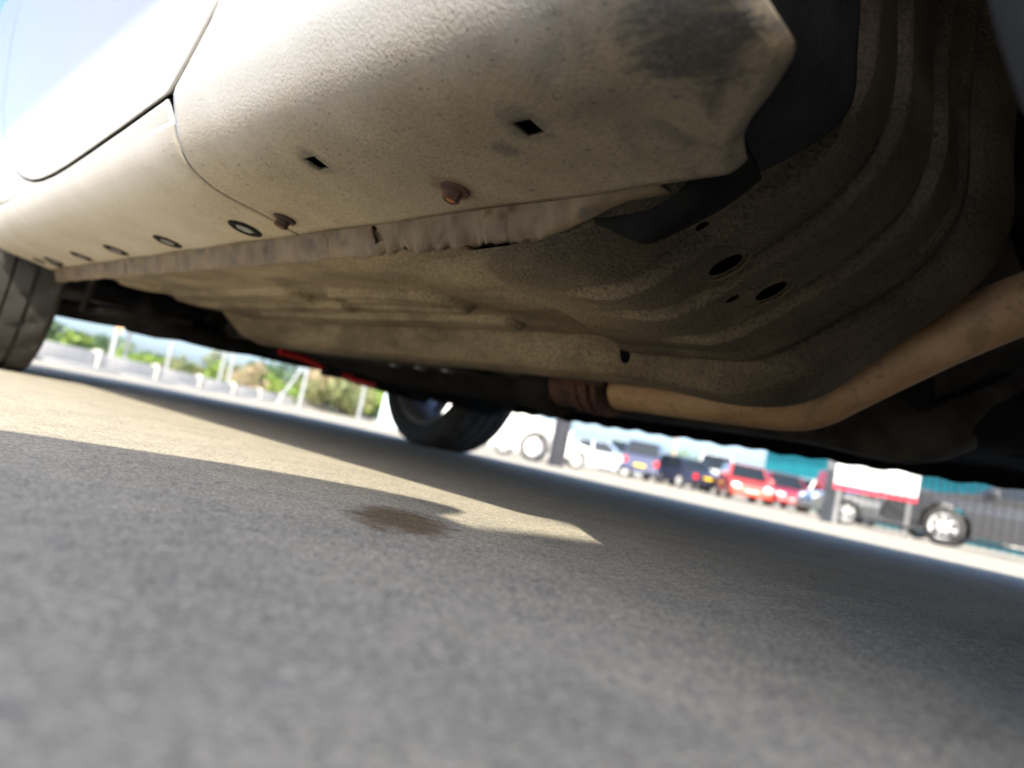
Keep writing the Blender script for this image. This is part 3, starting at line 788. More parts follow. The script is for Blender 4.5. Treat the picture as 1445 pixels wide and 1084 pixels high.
# clamp flange with its bolts and the rusted sleeve
def ring(name, X, r, th, mat, z=.172, x=.84):
    V, F = tube_data([(x, X-th/2, z), (x, X-th/2+.001, z), (x, X+th/2-.001, z), (x, X+th/2, z)], [r-.0015, r, r, r-.0015], 20); return fit(mesh_obj(name, V, F, mat, None, True, 30), ex)
ring('flange', .672, .043, .010, 'rust_dark'); ring('flange', .690, .043, .010, 'rust_dark'); ring('sleeve', .73, .036, .07, 'rust_dark'); ring('clamp', .715, .039, .014, 'rust_dark')
for sx_ in (-1, 1):
    V, F = tube_data([(.84+sx_*.036, .655, .172), (.84+sx_*.036, .71, .172)], .006, 6); fit(mesh_obj('flange_bolt', V, F, 'rust_dark', None, True, 30), ex)
V, F = tube_data(smooth_path([(.84, .76, .172), (.86, .80, .178), (.92, .90, .190), (.94, 1.1, .195), (.94, 1.35, .20), (.94, 1.7, .23)], 6), [.034]*3+[.04, .05]+[.058]*26, 20)
fit(mesh_obj('silencer', V, F, 'darkmuck', None, True, 40), ex)
# sheet steel heat shield above
sheet('heat_shield', 14, 20, lambda a, b: (.80+.18*a, .42+.55*b, .235+.02*bow(a)), 'muck', .002)

# ---- wheels
def make_tyre(name, mat, r=.300, w=.205, seg=168):
    P = [(-.40, .215), (-.44, .222), (-.475, .235), (-.495, .255), (-.49, .276), (-.465, .290), (-.43, .2965), (-.40, .2985), (-.30, .2995),
         (-.235, .300), (-.228, .291), (-.185, .291), (-.178, .300), (-.08, .3003), (-.02, .3003), (-.01, .293)]
    P = P + [(-a, b) for a, b in P[::-1] if a < -.009]
    V, F = [], []; m = len(P)
    for k in range(seg):
        a = 2*math.pi*k/seg
        for (q, rr) in P:
            ph = (k/seg*24 + abs(q)*2.2) % 1.0
            if rr > .2955 and .03 < abs(q) and ph < .20 and abs(q) > .09: rr -= .008
            V.append((q*w, rr/.3*r*math.cos(a), rr/.3*r*math.sin(a)))
    for k in range(seg):
        for j in range(m-1): F.append((k*m+j, k*m+j+1, ((k+1) % seg)*m+j+1, ((k+1) % seg)*m+j))
    me = mesh_obj(name, V, F, mat, None, True, 32); return me
def make_rim(name, mat, r=.218, w=.19, out=-1, spokes=10):
    bm = bmesh.new()
    prof_r = [(-.5, r+.004), (-.5, r), (-.46, r-.012), (-.40, r-.018), (-.2, r-.030), (.2, r-.030), (.42, r-.016), (.47, r-.010), (.5, r), (.5, r+.004)]
    seg = 64; vs = []
    for k in range(seg):
        a = 2*math.pi*k/seg; vs.append([bm.verts.new((q*w, rr*math.cos(a), rr*math.sin(a))) for q, rr in prof_r])
    for k in range(seg):
        for j in range(len(prof_r)-1): bm.faces.new((vs[k][j], vs[k][j+1], vs[(k+1) % seg][j+1], vs[(k+1) % seg][j]))
    for k in range(spokes):
        a = 2*math.pi*k/spokes; rot = Matrix.Rotation(a, 3, 'X')
        add_box(bm, rot @ Vector((out*.055, 0, r*.55)), (.022, .030, r*.86), rot, .004, .75)
    for v in bmesh.ops.create_cone(bm, cap_ends=True, segments=24, radius1=.055, radius2=.05, depth=.03)['verts']:
        v.co = Vector((v.co.z+out*.058, v.co.x, v.co.y))
    return bm_obj(name, bm, mat, None, True, 35)
def car_wheel(xc, yc, out, tyre_mat, steer=0.0):
    e = empty('wheel', (xc-1, yc-.94, .2955)); e.parent = car; e.rotation_euler = (0, 0, steer)
    t = make_tyre('tyre', tyre_mat); t.parent = e
    r = make_rim('rim', 'rim_grey', out=out); r.parent = e
    d = lathe('brake_disc', [(-out*.01, .05), (-out*.01, .135), (-out*.032, .135), (-out*.032, .05)], 'muck', e, 40)
    bm = bmesh.new(); add_box(bm, (-out*.02, -.105, .045), (.075, .06, .14), None, .012)
    bm_obj('caliper', bm, 'red' if yc > 1 else 'rust_dark', e)
    return e
car_wheel(.300, -.22, -1, 'dusty_rubber'); car_wheel(.302, 2.12, -1, 'dusty_rubber', RAD(-3))
car_wheel(1.700, -.22, 1, 'rubber'); car_wheel(1.700, 2.10, 1, 'rubber', RAD(-3))

# ---- front running gear, seen dark against the daylight
def beam(name, pts, rad, mat, seg=10): return fit(tube(name, smooth_path(pts, 6), rad, mat, None, seg))
beam('subframe', [(.54, 1.83, .215), (.60, 1.85, .182), (.78, 1.92, .178), (.95, 1.95, .195), (1.10, 1.93, .192), (1.24, 1.86, .184), (1.38, 1.84, .20)], .026, 'darkmuck')
beam('crossmember', [(.70, 2.16, .22), (.85, 2.2, .205), (1.15, 2.2, .205), (1.30, 2.16, .22)], .03, 'darkmuck')
for s in (0, 1):
    m = (lambda x: x) if s == 0 else (lambda x: 2-x)
    beam('control_arm', [(m(.66), 1.86, .185), (m(.56), 1.95, .180), (m(.46), 2.06, .178), (m(.40), 2.10, .17)], [.022]*19, 'darkmuck')
    beam('control_arm', [(m(.68), 2.26, .195), (m(.56), 2.20, .18), (m(.40), 2.12, .17)], .02, 'darkmuck')
    beam('track_rod', [(m(.70), 2.02, .225), (m(.42), 2.04, .215)], .009, 'muck')
    beam('drop_link', [(m(.46), 1.98, .17), (m(.47), 1.97, .32)], .008, 'muck')
fit(box('sump', (.98, 2.05, .235), (.30, .34, .09), 'darkmuck', None, None, .03))
fit(box('gearbox', (1.0, 1.72, .255), (.24, .42, .11), 'darkmuck', None, None, .04))
beam('anti_roll_bar', [(.88, 1.80, .181), (.955, 1.80, .178), (1.03, 1.80, .164), (1.10, 1.79, .160)], .0085, 'red')
fit(box('bar_clamp', (1.035, 1.79, .162), (.05, .035, .028), 'darkmuck', None, None, .006))
fit(box('tow_eye', (1.125, 1.77, .152), (.085, .018, .016), 'red', None, None, .005))
bm = bmesh.new()
add_box(bm, (.56, 1.99, .186), (.20, .34, .018), Matrix.Rotation(RAD(-7), 3, 'Y'), .006); add_box(bm, (.62, 1.95, .166), (.09, .20, .030), None, .012)
fit(bm_obj('splash_shield', bm, 'darkmuck'))
# right-hand trim between rail and wheel
sheet('splash_guard', 12, 8, lambda a, b: (1.28+.32*a, 1.62+.12*b, .205-.045*b-.02*a), 'black', .004)
sheet('underbody_panel', 14, 18, lambda a, b: (.80+.46*a, .98+.62*b, .172+.004*math.sin(a*9)+.006*b), 'muck', .003)
for X in (1.02, 1.1, 1.18): fit(box('panel_clip', (.815, X, .168), (.018, .018, .006), 'rim_grey', None, None, .002))

# ---- rear running gear
beam('rear_subframe', [(.62, -.02, .36), (.80, .02, .30), (1.2, .02, .30), (1.38, -.02, .36)], .035, 'darkmuck')
fit(box('differential', (1.02, -.12, .30), (.24, .26, .20), 'darkmuck', None, None, .05))
beam('driveshaft', [(.45, -.22, .30), (.9, -.18, .30)], .016, 'darkmuck'); beam('driveshaft', [(1.14, -.18, .30), (1.55, -.22, .30)], .016, 'darkmuck')
beam('trailing_arm', [(1.34, .28, .225), (1.48, .05, .215), (1.58, -.15, .22)], .028, 'darkmuck')
beam('lower_arm', [(1.02, .06, .205), (1.25, -.05, .195), (1.56, -.20, .20)], .024, 'darkmuck')
beam('spring_strut', [(.52, -.20, .30), (.56, -.18, .62)], .045, 'darkmuck')
beam('threaded_stud', [(.86, .095, .255), (.92, .10, .252)], .007, 'steel')
fit(box('fuel_tank', (1.42, .36, .275), (.42, .34, .15), 'darkmuck', None, None, .05))

# ------------------------------------------------------------------ background vehicles
CARMATS = {}
def carpaint(c):
    if c not in CARMATS: CARMATS[c] = simple('car_paint_%d' % len(CARMATS), c, 0.3, 0, 0.06, 2, 0, 60, 0.7)
    return CARMATS[c]
MAT['lamp_clear'] = simple('lamp_glass', (0.75, 0.77, 0.78), 0.08, 0.3, 0.05, 20)
MAT['lamp_red'] = simple('tail_lamp', (0.60, 0.02, 0.015), 0.12, 0, 0.1, 20)
MAT['plate_y'] = simple('yellow_plate', (0.78, 0.52, 0.03), 0.4); MAT['plate_w'] = simple('white_plate', (0.75, 0.75, 0.73), 0.4)
KINDS = {  # length, width, body height, roof height, bonnet front, screen base, roof front, roof rear, tail top, wheel radius
    'hatch': (4.0, 1.74, .90, 1.47, .70, 1.02, .35, -1.45, -1.85, .31, 2.5),
    'saloon': (4.5, 1.78, .90, 1.43, .70, .98, .30, -1.0, -1.65, .31, 2.65),
    'suv': (4.4, 1.86, 1.08, 1.78, .95, 1.05, .55, -1.85, -2.10, .36, 2.65),
    'van': (4.9, 1.92, 1.15, 1.95, .95, 1.55, .95, -2.30, -2.42, .34, 3.0),
}
WHEEL_CACHE = {}
def far_wheel(kr, par, loc, out):
    key = (round(kr, 3), out)
    e = empty('wheel', loc, par)
    if key not in WHEEL_CACHE:
        w = .2; r = kr
        t = lathe('tyre', [(-.5*w, r*.66), (-.5*w, r*.9), (-.42*w, r*.98), (-.2*w, r), (.2*w, r), (.42*w, r*.98), (.5*w, r*.9), (.5*w, r*.66)], 'rubber', e, 36)
        bm = bmesh.new(); seg = 32
        pr = [(-.44*w, r*.67), (-.5*w, r*.66), (-.40*w, r*.58), (.3*w, r*.55), (.45*w, r*.66)]
        vs = [[bm.verts.new((q, rr*math.cos(2*math.pi*k/seg), rr*math.sin(2*math.pi*k/seg))) for q, rr in pr] for k in range(seg)]
        for k in range(seg):
            for j in range(4): bm.faces.new((vs[k][j], vs[k][j+1], vs[(k+1) % seg][j+1], vs[(k+1) % seg][j]))
        for k in range(7):
            rot = Matrix.Rotation(2*math.pi*k/7, 3, 'X'); add_box(bm, rot @ Vector((out*.40*w, 0, r*.32)), (.03, r*.20, r*.60), rot, 0, .8)
        bmesh.ops.recalc_face_normals(bm, faces=bm.faces)
        ri = bm_obj('rim', bm, 'rim', e, True, 35)
        WHEEL_CACHE[key] = (t.data, ri.data)
    else:
        for nme, me in zip(('tyre', 'rim'), WHEEL_CACHE[key]):
            o = bpy.data.objects.new(nme, me); C.objects.link(o); o.parent = e
    return e
def far_car(name, label, cat, kind, col, brg, dist, heading, group='cars parked across the lot'):
    """brg: bearing in degrees from +y towards +x; heading: direction the nose points, same measure."""
    L, W, hb, hr, bf, sb, rf, rr, tt, kr, wb = KINDS[kind]
    x, y = dist*math.sin(RAD(brg)), dist*math.cos(RAD(brg))
    root = empty(name, (x, y, ground_z(x, y)), None, -RAD(heading)); tag(root, label, cat, group)
    pm = carpaint(col); zf = .22
    # lower body outline (y forward, z), with wheel openings
    pts = [(-L/2+.06, zf+.10), (-L/2, .45), (-L/2+.03, hb-.12), (tt, hb+.02), (sb, hb), (L/2-.35, bf+.06), (L/2-.06, bf-.08), (L/2, .48), (L/2-.05, zf+.02)]
    def arch(yc):
        return [(yc+(kr+.06)*math.cos(a), kr+(kr+.06)*math.sin(a)) for a in np.linspace(-.3, math.pi+.3, 13)]
    a1 = [p for p in arch(wb/2) if p[1] > zf]; a2 = [p for p in arch(-wb/2) if p[1] > zf]
    pts = pts + [(a1[0][0]+.01, zf)] + a1 + [(a1[-1][0]-.01, zf), (a2[0][0]+.01, zf)] + a2 + [(a2[-1][0]-.01, zf)]
    def wz(z, yy):
        return W/2*(1-.07*((z-.62)/.6)**2)*(1-.10*max(0, abs(yy)-L/2+.7)**2/.49)
    bm = bmesh.new(); lv = [bm.verts.new((-wz(p[1], p[0]), p[0], p[1])) for p in pts]; rv = [bm.verts.new((wz(p[1], p[0]), p[0], p[1])) for p in pts]
    n = len(pts)
    for i in range(n): bm.faces.new((lv[i], lv[(i+1) % n], rv[(i+1) % n], rv[i]))
    for tri in tessellate_polygon([[Vector((p[0], p[1], 0)) for p in pts]]):
        bm.faces.new([lv[k] for k in tri]); bm.faces.new([rv[k] for k in tri])
    bmesh.ops.recalc_face_normals(bm, faces=bm.faces)
    o = bm_obj('body', bm, pm, root, True, 28); bv = o.modifiers.new('bevel', 'BEVEL'); bv.width = .035; bv.segments = 2; bv.limit_method = 'ANGLE'; bv.angle_limit = RAD(40)
    # cabin shell in body colour, windows set proud of it
    wi, wo = W/2-.21, W/2-.07
    cab = [(tt+.02, hb-.03, wo), (rr, hr-.04, wi), (rf, hr-.02, wi), (sb+.02, hb-.03, wo)]
    bm = bmesh.new(); a = [bm.verts.new((-c[2], c[0], c[1])) for c in cab]; b = [bm.verts.new((c[2], c[0], c[1])) for c in cab]
    mid = [bm.verts.new((0, (rr+rf)/2, hr+.02))]
    for i in range(4):
        if i == 1: continue
        bm.faces.new((a[i], a[(i+1) % 4], b[(i+1) % 4], b[i]))
    for q in ((a[1], a[2]), (a[2], b[2]), (b[2], b[1]), (b[1], a[1])): bm.faces.new((q[0], q[1], mid[0]))
    bm.faces.new(a[::-1]); bm.faces.new(b); bmesh.ops.recalc_face_normals(bm, faces=bm.faces)
    o = bm_obj('cabin', bm, pm, root, True, 25); bv = o.modifiers.new('bevel', 'BEVEL'); bv.width = .04; bv.segments = 2; bv.limit_method = 'ANGLE'; bv.angle_limit = RAD(35)
    def pane(nm, quad, off):
        q = [Vector(p) for p in quad]; c = sum(q, Vector())/4; nn = (q[1]-q[0]).cross(q[2]-q[0]).normalized()
        if nn.dot(Vector(off)) < 0: nn = -nn
        ins = [p+(c-p)*.10 + nn*.008 for p in q]; out2 = [p - nn*.03 for p in ins]
        mesh_obj(nm, ins+out2, [(0, 1, 2, 3), (0, 4, 5, 1), (1, 5, 6, 2), (2, 6, 7, 3), (3, 7, 4, 0)], 'glass', root, False)
    A = [(-c[2], c[0], c[1]) for c in cab]; B = [(c[2], c[0], c[1]) for c in cab]
    pane('windscreen', (A[3], A[2], B[2], B[3]), (0, 1, 1)); pane('rear_window', (A[0], A[1], B[1], B[0]), (0, -1, 1))
    for S, sg in ((A, -1), (B, 1)):
        lo = lambda t, k: tuple(np.array(S[0])*(1-t)+np.array(S[3])*t); hi = lambda t, k: tuple(np.array(S[1])*(1-t)+np.array(S[2])*t)
        pane('side_window', (lo(.48, 0), hi(.45, 0), hi(1, 0), lo(1, 0)), (sg, 0, 0))
        if kind != 'van': pane('side_window', (lo(0.03, 0), hi(0.03, 0), hi(.45, 0), lo(.48, 0)), (sg, 0, 0))
    for sg in (-1, 1):
        box('headlight', (sg*(W/2-.26), L/2-.10, bf-.13), (.34, .16, .14), 'lamp_clear', root, None, .03)
        box('tail_light', (sg*(W/2-.20), -L/2+.045, hb-.28), (.22, .10, .26), 'lamp_red', root, None, .03)
        box('wing_mirror', (sg*(W/2+.05), sb-.28, hb+.06), (.16, .10, .12), pm, root, None, .03)
        for yy in (wb/2, -wb/2): far_wheel(kr, root, (sg*(W/2-.13), yy, kr), sg)
    box('grille', (0, L/2-.015, bf-.26), (.8, .06, .14), 'black', root, None, .015)
    box('front_bumper', (0, L/2-.03, .36), (W*.86, .14, .16), pm, root, None, .04)
    box('rear_bumper', (0, -L/2+.02, .42), (W*.88, .12, .18), pm, root, None, .04)
    box('number_plate', (0, L/2+.025, .40), (.52, .02, .11), 'plate_w', root); box('number_plate', (0, -L/2-.03, .62), (.52, .04, .11), 'plate_y', root)
    return root
WHITE, SILV, NAVY, BLK, RED, DRED, TEALC = (.78, .78, .77), (.52, .56, .58), (.025, .035, .09), (.040, .042, .047), (.60, .045, .02), (.28, .012, .025), (.42, .52, .50)
far_car('parked_offroader', 'white off-roader with large pale wheels half hidden by the front tyre', 'car', 'suv', WHITE, 42.2, 18.5, 135)
far_car('parked_hatchback', 'small white hatchback just right of the dark gate post', 'car', 'hatch', WHITE, 46.9, 26, 137)
far_car('parked_saloon', 'pale silver-blue saloon behind the white hatchback nose', 'car', 'saloon', (.45, .52, .60), 51.6, 36, 150)
far_car('parked_van', 'greenish silver van left of the dark blue cars', 'van', 'van', TEALC, 53.1, 46, 240)
far_car('parked_offroader', 'dark blue off-roader showing red tail lights and yellow plate', 'car', 'suv', NAVY, 55.0, 37, 62)
far_car('parked_saloon', 'black saloon right of the yellow-plated off-roader', 'car', 'saloon', (.022, .026, .05), 57.4, 36, 20)
far_car('parked_van', 'white van front left of the bright red car', 'van', 'van', WHITE, 60.2, 40, 245)
far_car('parked_hatchback', 'bright red hatchback facing the camera across the lot', 'car', 'hatch', RED, 62.2, 32, 232)
far_car('parked_hatchback', 'dark red hatchback between bright red car and white hatchback', 'car', 'hatch', DRED, 64.7, 34, 225)
far_car('parked_hatchback', 'white hatchback in front of the teal warehouse left of grey pillar', 'car', 'hatch', WHITE, 66.3, 35, 275)
far_car('parked_van', 'red van standing behind the white sign', 'van', 'van', (.45, .03, .035), 70.4, 33, 215)
far_car('parked_saloon', 'dark grey saloon behind railings below the sign', 'car', 'saloon', (.05, .055, .06), 71.6, 24, 320)
far_car('parked_saloon', 'dark grey saloon with silver wheels beside palisade fence', 'car', 'saloon', BLK, 80.6, 14.6, 350)
far_car('parked_van', 'pale van behind the grey saloon at the right edge', 'van', 'van', (.70, .72, .70), 85.5, 20, 345)

# ------------------------------------------------------------------ fences, posts, sign, sheds
def P2(b, d): return (d*math.sin(RAD(b)), d*math.cos(RAD(b)))  # bearings here and in far_car were taken from image pixel columns
MAT['dpost'] = simple('dark_post', (.035, .037, .045), .6, 0, .2, 5); MAT['gpost'] = simple('grey_post', (.16, .165, .17), .65, 0, .2, 5)
x, y = P2(48.25, 14.2); o = box('gate_post', (0, 0, 1.6), (.24, .24, 3.2), 'dpost', None, None, .02); o.location = (x, y, ground_z(x, y)); tag(o, 'dark square gate post between two white cars', 'post')
x, y = P2(68.2, 14.2); root = empty('concrete_pillar', (x, y, ground_z(x, y)), None, -RAD(68)); tag(root, 'grey pillar left of the white and red sign', 'pillar')
box('shaft', (0, 0, 1.7), (.29, .29, 3.4), 'gpost', root, None, .02); box('cap', (0, 0, 3.46), (.37, .37, .12), 'gpost', root, None, .02)
MAT['teal'] = simple('teal_sheet', (.012, .26, .31), .45, 0, .12, 1.5); MAT['bluefence'] = simple('blue_fence', (.12, .17, .36), .5, .1, .15, 3)
MAT['signwhite'] = simple('sign_white', (.80, .80, .78), .5, 0, .03, 2); MAT['signred'] = simple('sign_red', (.62, .03, .06), .45); MAT['ink'] = simple('sign_ink', (.30, .31, .33), .6)
# white board with a red foot on the fence
bx, by = P2(70.8, 13.0); root = empty('sign_board', (bx, by, ground_z(bx, by)), None, -RAD(70.8)); tag(root, 'white sign board with red bottom stripe on the railings', 'sign')
box('panel', (0, 0, 1.06), (1.18, .03, 1.0), 'signwhite', root, None, .006); box('red_stripe', (0, -.018, .60), (1.18, .012, .085), 'signred', root)
for i, (zz, ww, xo) in enumerate(((.95, .54, -.18), (.84, .44, -.24))):
    # two rows of small lettering too blurred to read
    bm = bmesh.new(); cx_ = xo-ww/2
    while cx_ < xo+ww/2:
        lw = random.uniform(.022, .04); add_box(bm, (cx_+lw/2, -.018, zz), (lw, .006, .055)); cx_ += lw+random.choice((.012, .012, .035))
    bm_obj('lettering', bm, 'ink', root, False)
for sx_ in (-.5, .5): box('post', (sx_, .05, .95), (.06, .06, 1.9), 'gpost', root)
# palisade fence
f0, f1 = P2(68.6, 13.4), P2(87, 11.2); root = empty('palisade_fence', (f0[0], f0[1], ground_z(*f0))); tag(root, 'dark steel bar fence in front of the dark grey saloon', 'fence')
dx, dy = f1[0]-f0[0], f1[1]-f0[1]; LN = math.hypot(dx, dy); ang = math.atan2(dy, dx); rotz = Matrix.Rotation(ang, 3, 'Z')
nb = int(LN/.125); pale = None; zend = ground_z(*f1)-ground_z(*f0)
MAT['fence'] = simple('fence_steel', (.035, .037, .042), .5, .4, .15, 4)
for i in range(nb+1):
    t = i/nb
    if pale is None:
        bm = bmesh.new(); add_box(bm, (0, 0, .97), (.012, .008, 1.78)); add_box(bm, (0, 0, 1.90), (.010, .006, .08))
        pale = bm_obj('pale', bm, 'fence', root, False); q = pale
    else:
        q = pale.copy(); C.objects.link(q); q.parent = root
    q.location = (dx*t, dy*t, zend*t); q.rotation_euler = (0, 0, ang)
for zz in (.16, 1.62): box('rail', (dx/2, dy/2, zz+zend/2), (LN, .03, .05), 'fence', root, rotz)
for t in (0.01, .99): box('post', (dx*t, dy*t, .95+zend*t), (.05, .05, 1.9), 'dpost', root, rotz)
# teal sheds
def shed(name, label, b0, d0, b1, d1, h, depth, mat, roofmat):
    a, b = P2(b0, d0), P2(b1, d1); L = math.hypot(b[0]-a[0], b[1]-a[1]); an = math.atan2(b[1]-a[1], b[0]-a[0])
    zg = ground_z(*a); root = empty(name, (a[0], a[1], zg), None, an); tag(root, label, 'building')
    n = int(L/.5); bm = bmesh.new(); sgn = 1
    add_box(bm, (L/2, depth/2+.03, h/2), (L, depth, h)); bm_obj('wall', bm, mat, root, False)
    bm = bmesh.new()
    for i in range(n): add_box(bm, ((i+.5)*L/n, -.01, h/2), (L/n*.45, .08, h-.04), None)
    o = bm_obj('cladding_ribs', bm, mat, root, False)
    bm = bmesh.new(); v = [bm.verts.new(p) for p in ((-.4, -.4, h+.02), (L+.4, -.4, h+.02), (L+.4, depth+.4, h+.02), (-.4, depth+.4, h+.02), (-.4, depth/2, h+depth*.12), (L+.4, depth/2, h+depth*.12))]
    for f in ((0, 1, 5, 4), (2, 3, 4, 5), (0, 4, 3), (1, 2, 5), (0, 3, 2, 1)): bm.faces.new([v[k] for k in f])
    bm_obj('roof', bm, roofmat, root, False)
    return root
shed('warehouse', 'teal clad warehouse behind the red and white cars', 63.4, 74, 70.5, 62, 4.8, 14, 'teal', 'teal')
shed('warehouse', 'teal corrugated shed behind the sign and railings', 71.3, 46, 90, 34, 3.2, 8, 'teal', 'gpost')
# utility pole and gallery of galvanised posts
def pole(name, label, b, d, h, r, mat, cat='post', lean=None, lamp=False):
    x, y = P2(b, d); root = empty(name, (x, y, ground_z(x, y))); tag(root, label, cat)
    V, F = tube_data([(0, 0, 0), (0, 0, .05), (0, 0, h)], [r, r, r*.85], 12); mesh_obj('shaft', V, F, mat, root, True, 40)
    box('base_plate', (0, 0, .015), (r*4, r*4, .03), mat, root)
    if lean is not None:
        c = -RAD(b); ex_, ey_ = math.cos(c), math.sin(c)
        V, F = tube_data([(ex_*lean, ey_*lean, 0), (0, 0, h*.72)], r*.8, 10); mesh_obj('brace', V, F, mat, root, True, 40)
    if lamp:
        box('lamp_bracket', (.0, -.14, h*.34), (.06, .28, .06), mat, root); V, F = tube_data([(0, -.30, h*.34), (0, -.24, h*.34)], [.13, .15], 16); mesh_obj('lamp_head', V, F, 'lamp_amber', root, True, 40)
    return root
MAT['lamp_amber'] = simple('amber_lens', (.75, .42, .18), .2); MAT['wood'] = simple('pole_wood', (.38, .28, .20), .8)
pole('utility_pole', 'tall brownish pole above the dark blue cars', 56.9, 62, 5.5, .14, 'wood', 'pole')
pole('steel_post', 'galvanised column carrying an amber lamp behind the wall', 15.4, 39, 6, .12, 'steel', lamp=True)
pole('steel_post', 'galvanised column close right of the amber lamp column', 16.2, 40, 6, .10, 'steel')
pole('steel_post', 'single thin galvanised post behind the second white pier', 18.9, 42, 6, .09, 'steel')
pole('steel_post', 'left of the paired posts behind the wall', 22.45, 50, 5, .11, 'steel')
pole('steel_post', 'right of the paired posts behind the wall', 23.05, 50, 5, .11, 'steel')
pole('steel_post', 'galvanised post with a slanting brace behind the wall', 28.3, 52, 5, .13, 'steel', lean=-1.5)
pole('steel_post', 'upright post close left of pale blue sheeting', 32.7, 52, 5, .12, 'steel')

# low wall of concrete panels between white piers
MAT['wall'] = simple('wall_concrete', (.56, .54, .50), .85, 0, .12, 3); MAT['pier'] = simple('white_pier', (.46, .44, .40), .7, 0, .08, 3); MAT['kerb'] = simple('pale_kerb', (.62, .60, .55), .8, 0, .1, 3)
wall = empty('boundary_wall', (8.66, 33.2, ground_z(8.66, 33.2))); tag(wall, 'low grey panel wall with white piers along the lot', 'wall')
wd = Vector((.685, .729, 0)); wa = math.atan2(.729, .685); wr = Matrix.Rotation(wa, 3, 'Z')
for k in range(-3, 12):
    p = wd*(5.2*k); zg = ground_z(8.66+p.x, 33.2+p.y)-ground_z(8.66, 33.2)
    box('pier', (p.x, p.y, .41+zg), (.34, .34, .86), 'pier', wall, wr, .03)
    q = wd*(5.2*k+2.6); box('panel', (q.x, q.y, .34+zg), (4.7, .16, .78), 'wall', wall, wr, .02)
    box('kerb_block', (q.x+.6, q.y-.6, .05+zg), (5.18, .5, .16), 'kerb', wall, wr, .02)
# pale blue sheeting
MAT['sheet'] = simple('pale_sheeting', (.55, .72, .76), .45, 0, .1, 2)
x, y = P2(35.2, 44); root = empty('sheeted_stack', (x, y, ground_z(x, y)), None, -RAD(35)); tag(root, 'pale blue sheeted stack left of the far front wheel', 'stack')
bm = bmesh.new(); add_box(bm, (0, 0, 1.2), (1.5, 1.1, 2.4), None, .05, .86); bm_obj('sheeting', bm, 'sheet', root)
for sx_ in (-.36, 0, .36): box('strap', (sx_, -.545, 1.1), (.05, .03, 2.0), 'signwhite', root, Matrix.Rotation(RAD(-2), 3, 'X'))

# ------------------------------------------------------------------ trees and bushes
def leafmat(name, c0, c1):
    m, n, l, b = new_mat(name); oi = n.new('ShaderNodeTexCoord').outputs['Object']
    f = noise(n, l, oi, 2.2, 4); l.new(mix(n, l, maprange(n, l, f, .3, .7), c0, c1), b.inputs['Base Color'])
    b.inputs['Roughness'].default_value = .6; b.inputs['Subsurface Weight'].default_value = 0.0
    return m
MAT['leaf_dark'] = leafmat('dark_leaves', (.030, .065, .022), (.065, .115, .035)); MAT['leaf_lime'] = leafmat('lime_leaves', (.09, .16, .02), (.17, .25, .04))
MAT['leaf_olive'] = leafmat('olive_leaves', (.10, .13, .045), (.19, .19, .085)); MAT['leaf_straw'] = leafmat('dry_leaves', (.24, .19, .12), (.33, .27, .16))
MAT['bark'] = simple('bark', (.10, .075, .05), .9, 0, .3, 5)
CROWN = {}
def crown_mesh(kind, mat, n, seed, leaf):
    key = (kind, mat, seed)
    if key in CROWN: return CROWN[key]
    r = np.random.RandomState(seed); V, F = [], []
    lob = [(r.normal(0, .30, 3)*np.array((1, 1, .8))+np.array((0, 0, .62)), r.uniform(.22, .42)) for _ in range(9)]
    for i in range(n):
        c, rad = lob[r.randint(len(lob))]; d = r.normal(0, 1, 3); d /= np.linalg.norm(d); p = c + d*rad*r.uniform(.55, 1.0)
        p[2] = max(p[2], .08); a = r.normal(0, 1, 3); a /= np.linalg.norm(a); b = np.cross(a, d+.01); b /= (np.linalg.norm(b)+1e-6)
        s = leaf*r.uniform(.6, 1.3); k = len(V)
        V += [p-a*s, p+b*s*.6, p+a*s, p-b*s*.6]; F.append((k, k+1, k+2, k+3))
    me = bpy.data.meshes.new('crown'); me.from_pydata([tuple(map(float, v)) for v in V], [], F); me.update(); me.materials.append(MAT[mat]); CROWN[key] = me
    return me
def trunk_mesh(seed):
    key = ('trunk', seed)
    if key in CROWN: return CROWN[key]
    r = np.random.RandomState(seed); V, F = tube_data([(0, 0, 0), (.01, 0, .2), (.02, .01, .45), (0, .03, .7)], [.045, .035, .028, .012], 8)
    for k in range(5):
        a = r.uniform(0, 6.28); b = len(V); v, f = tube_data([(.01, 0, .22+.06*k), (.16*math.cos(a), .16*math.sin(a), .42+.07*k), (.30*math.cos(a), .30*math.sin(a), .60+.06*k)], [.02, .014, .006], 6)
        V += v; F += [tuple(i+b for i in q) for q in f]
    me = bpy.data.meshes.new('trunk'); me.from_pydata([tuple(v) for v in V], [], F); me.update(); me.materials.append(MAT['bark']); CROWN[key] = me
    return me
def tree(name, label, cat, group, b, d, h, w, mat, seed, n=1500, leaf=.055, kind='t'):
    x, y = P2(b, d); root = empty(name, (x, y, ground_z(x, y)-.05), None, random.uniform(0, 6)); tag(root, label, cat, group)
    for nm, me in (('trunk', trunk_mesh(seed)), ('crown', crown_mesh(kind, mat, n, seed, leaf))):
        o = bpy.data.objects.new(nm, me); C.objects.link(o); o.parent = root; o.scale = (w, w, h)
for i, b in enumerate(np.linspace(6.5, 22.5, 22)):
    h = 2.9+.5*math.sin(i*1.9)+(.5 if b < 13 else 0) - .03*i
    tree('tree', 'dark green tree in the far wooded skyline behind the wall', 'tree', 'far wooded skyline', float(b), 118+8*math.sin(i*2.7), h, 5.4+math.sin(i), 'leaf_dark', 1+i % 4)
for b, d, h, lab in ((58.4, 95, 3.9, 'yellowish tree rising behind the black saloon'), (60.6, 99, 3.3, 'yellowish tree rising behind the white van')):
    tree('tree', lab, 'tree', 'trees beyond the parked cars', b, d, h, 4.2, 'leaf_lime', 2 if d < 97 else 3)
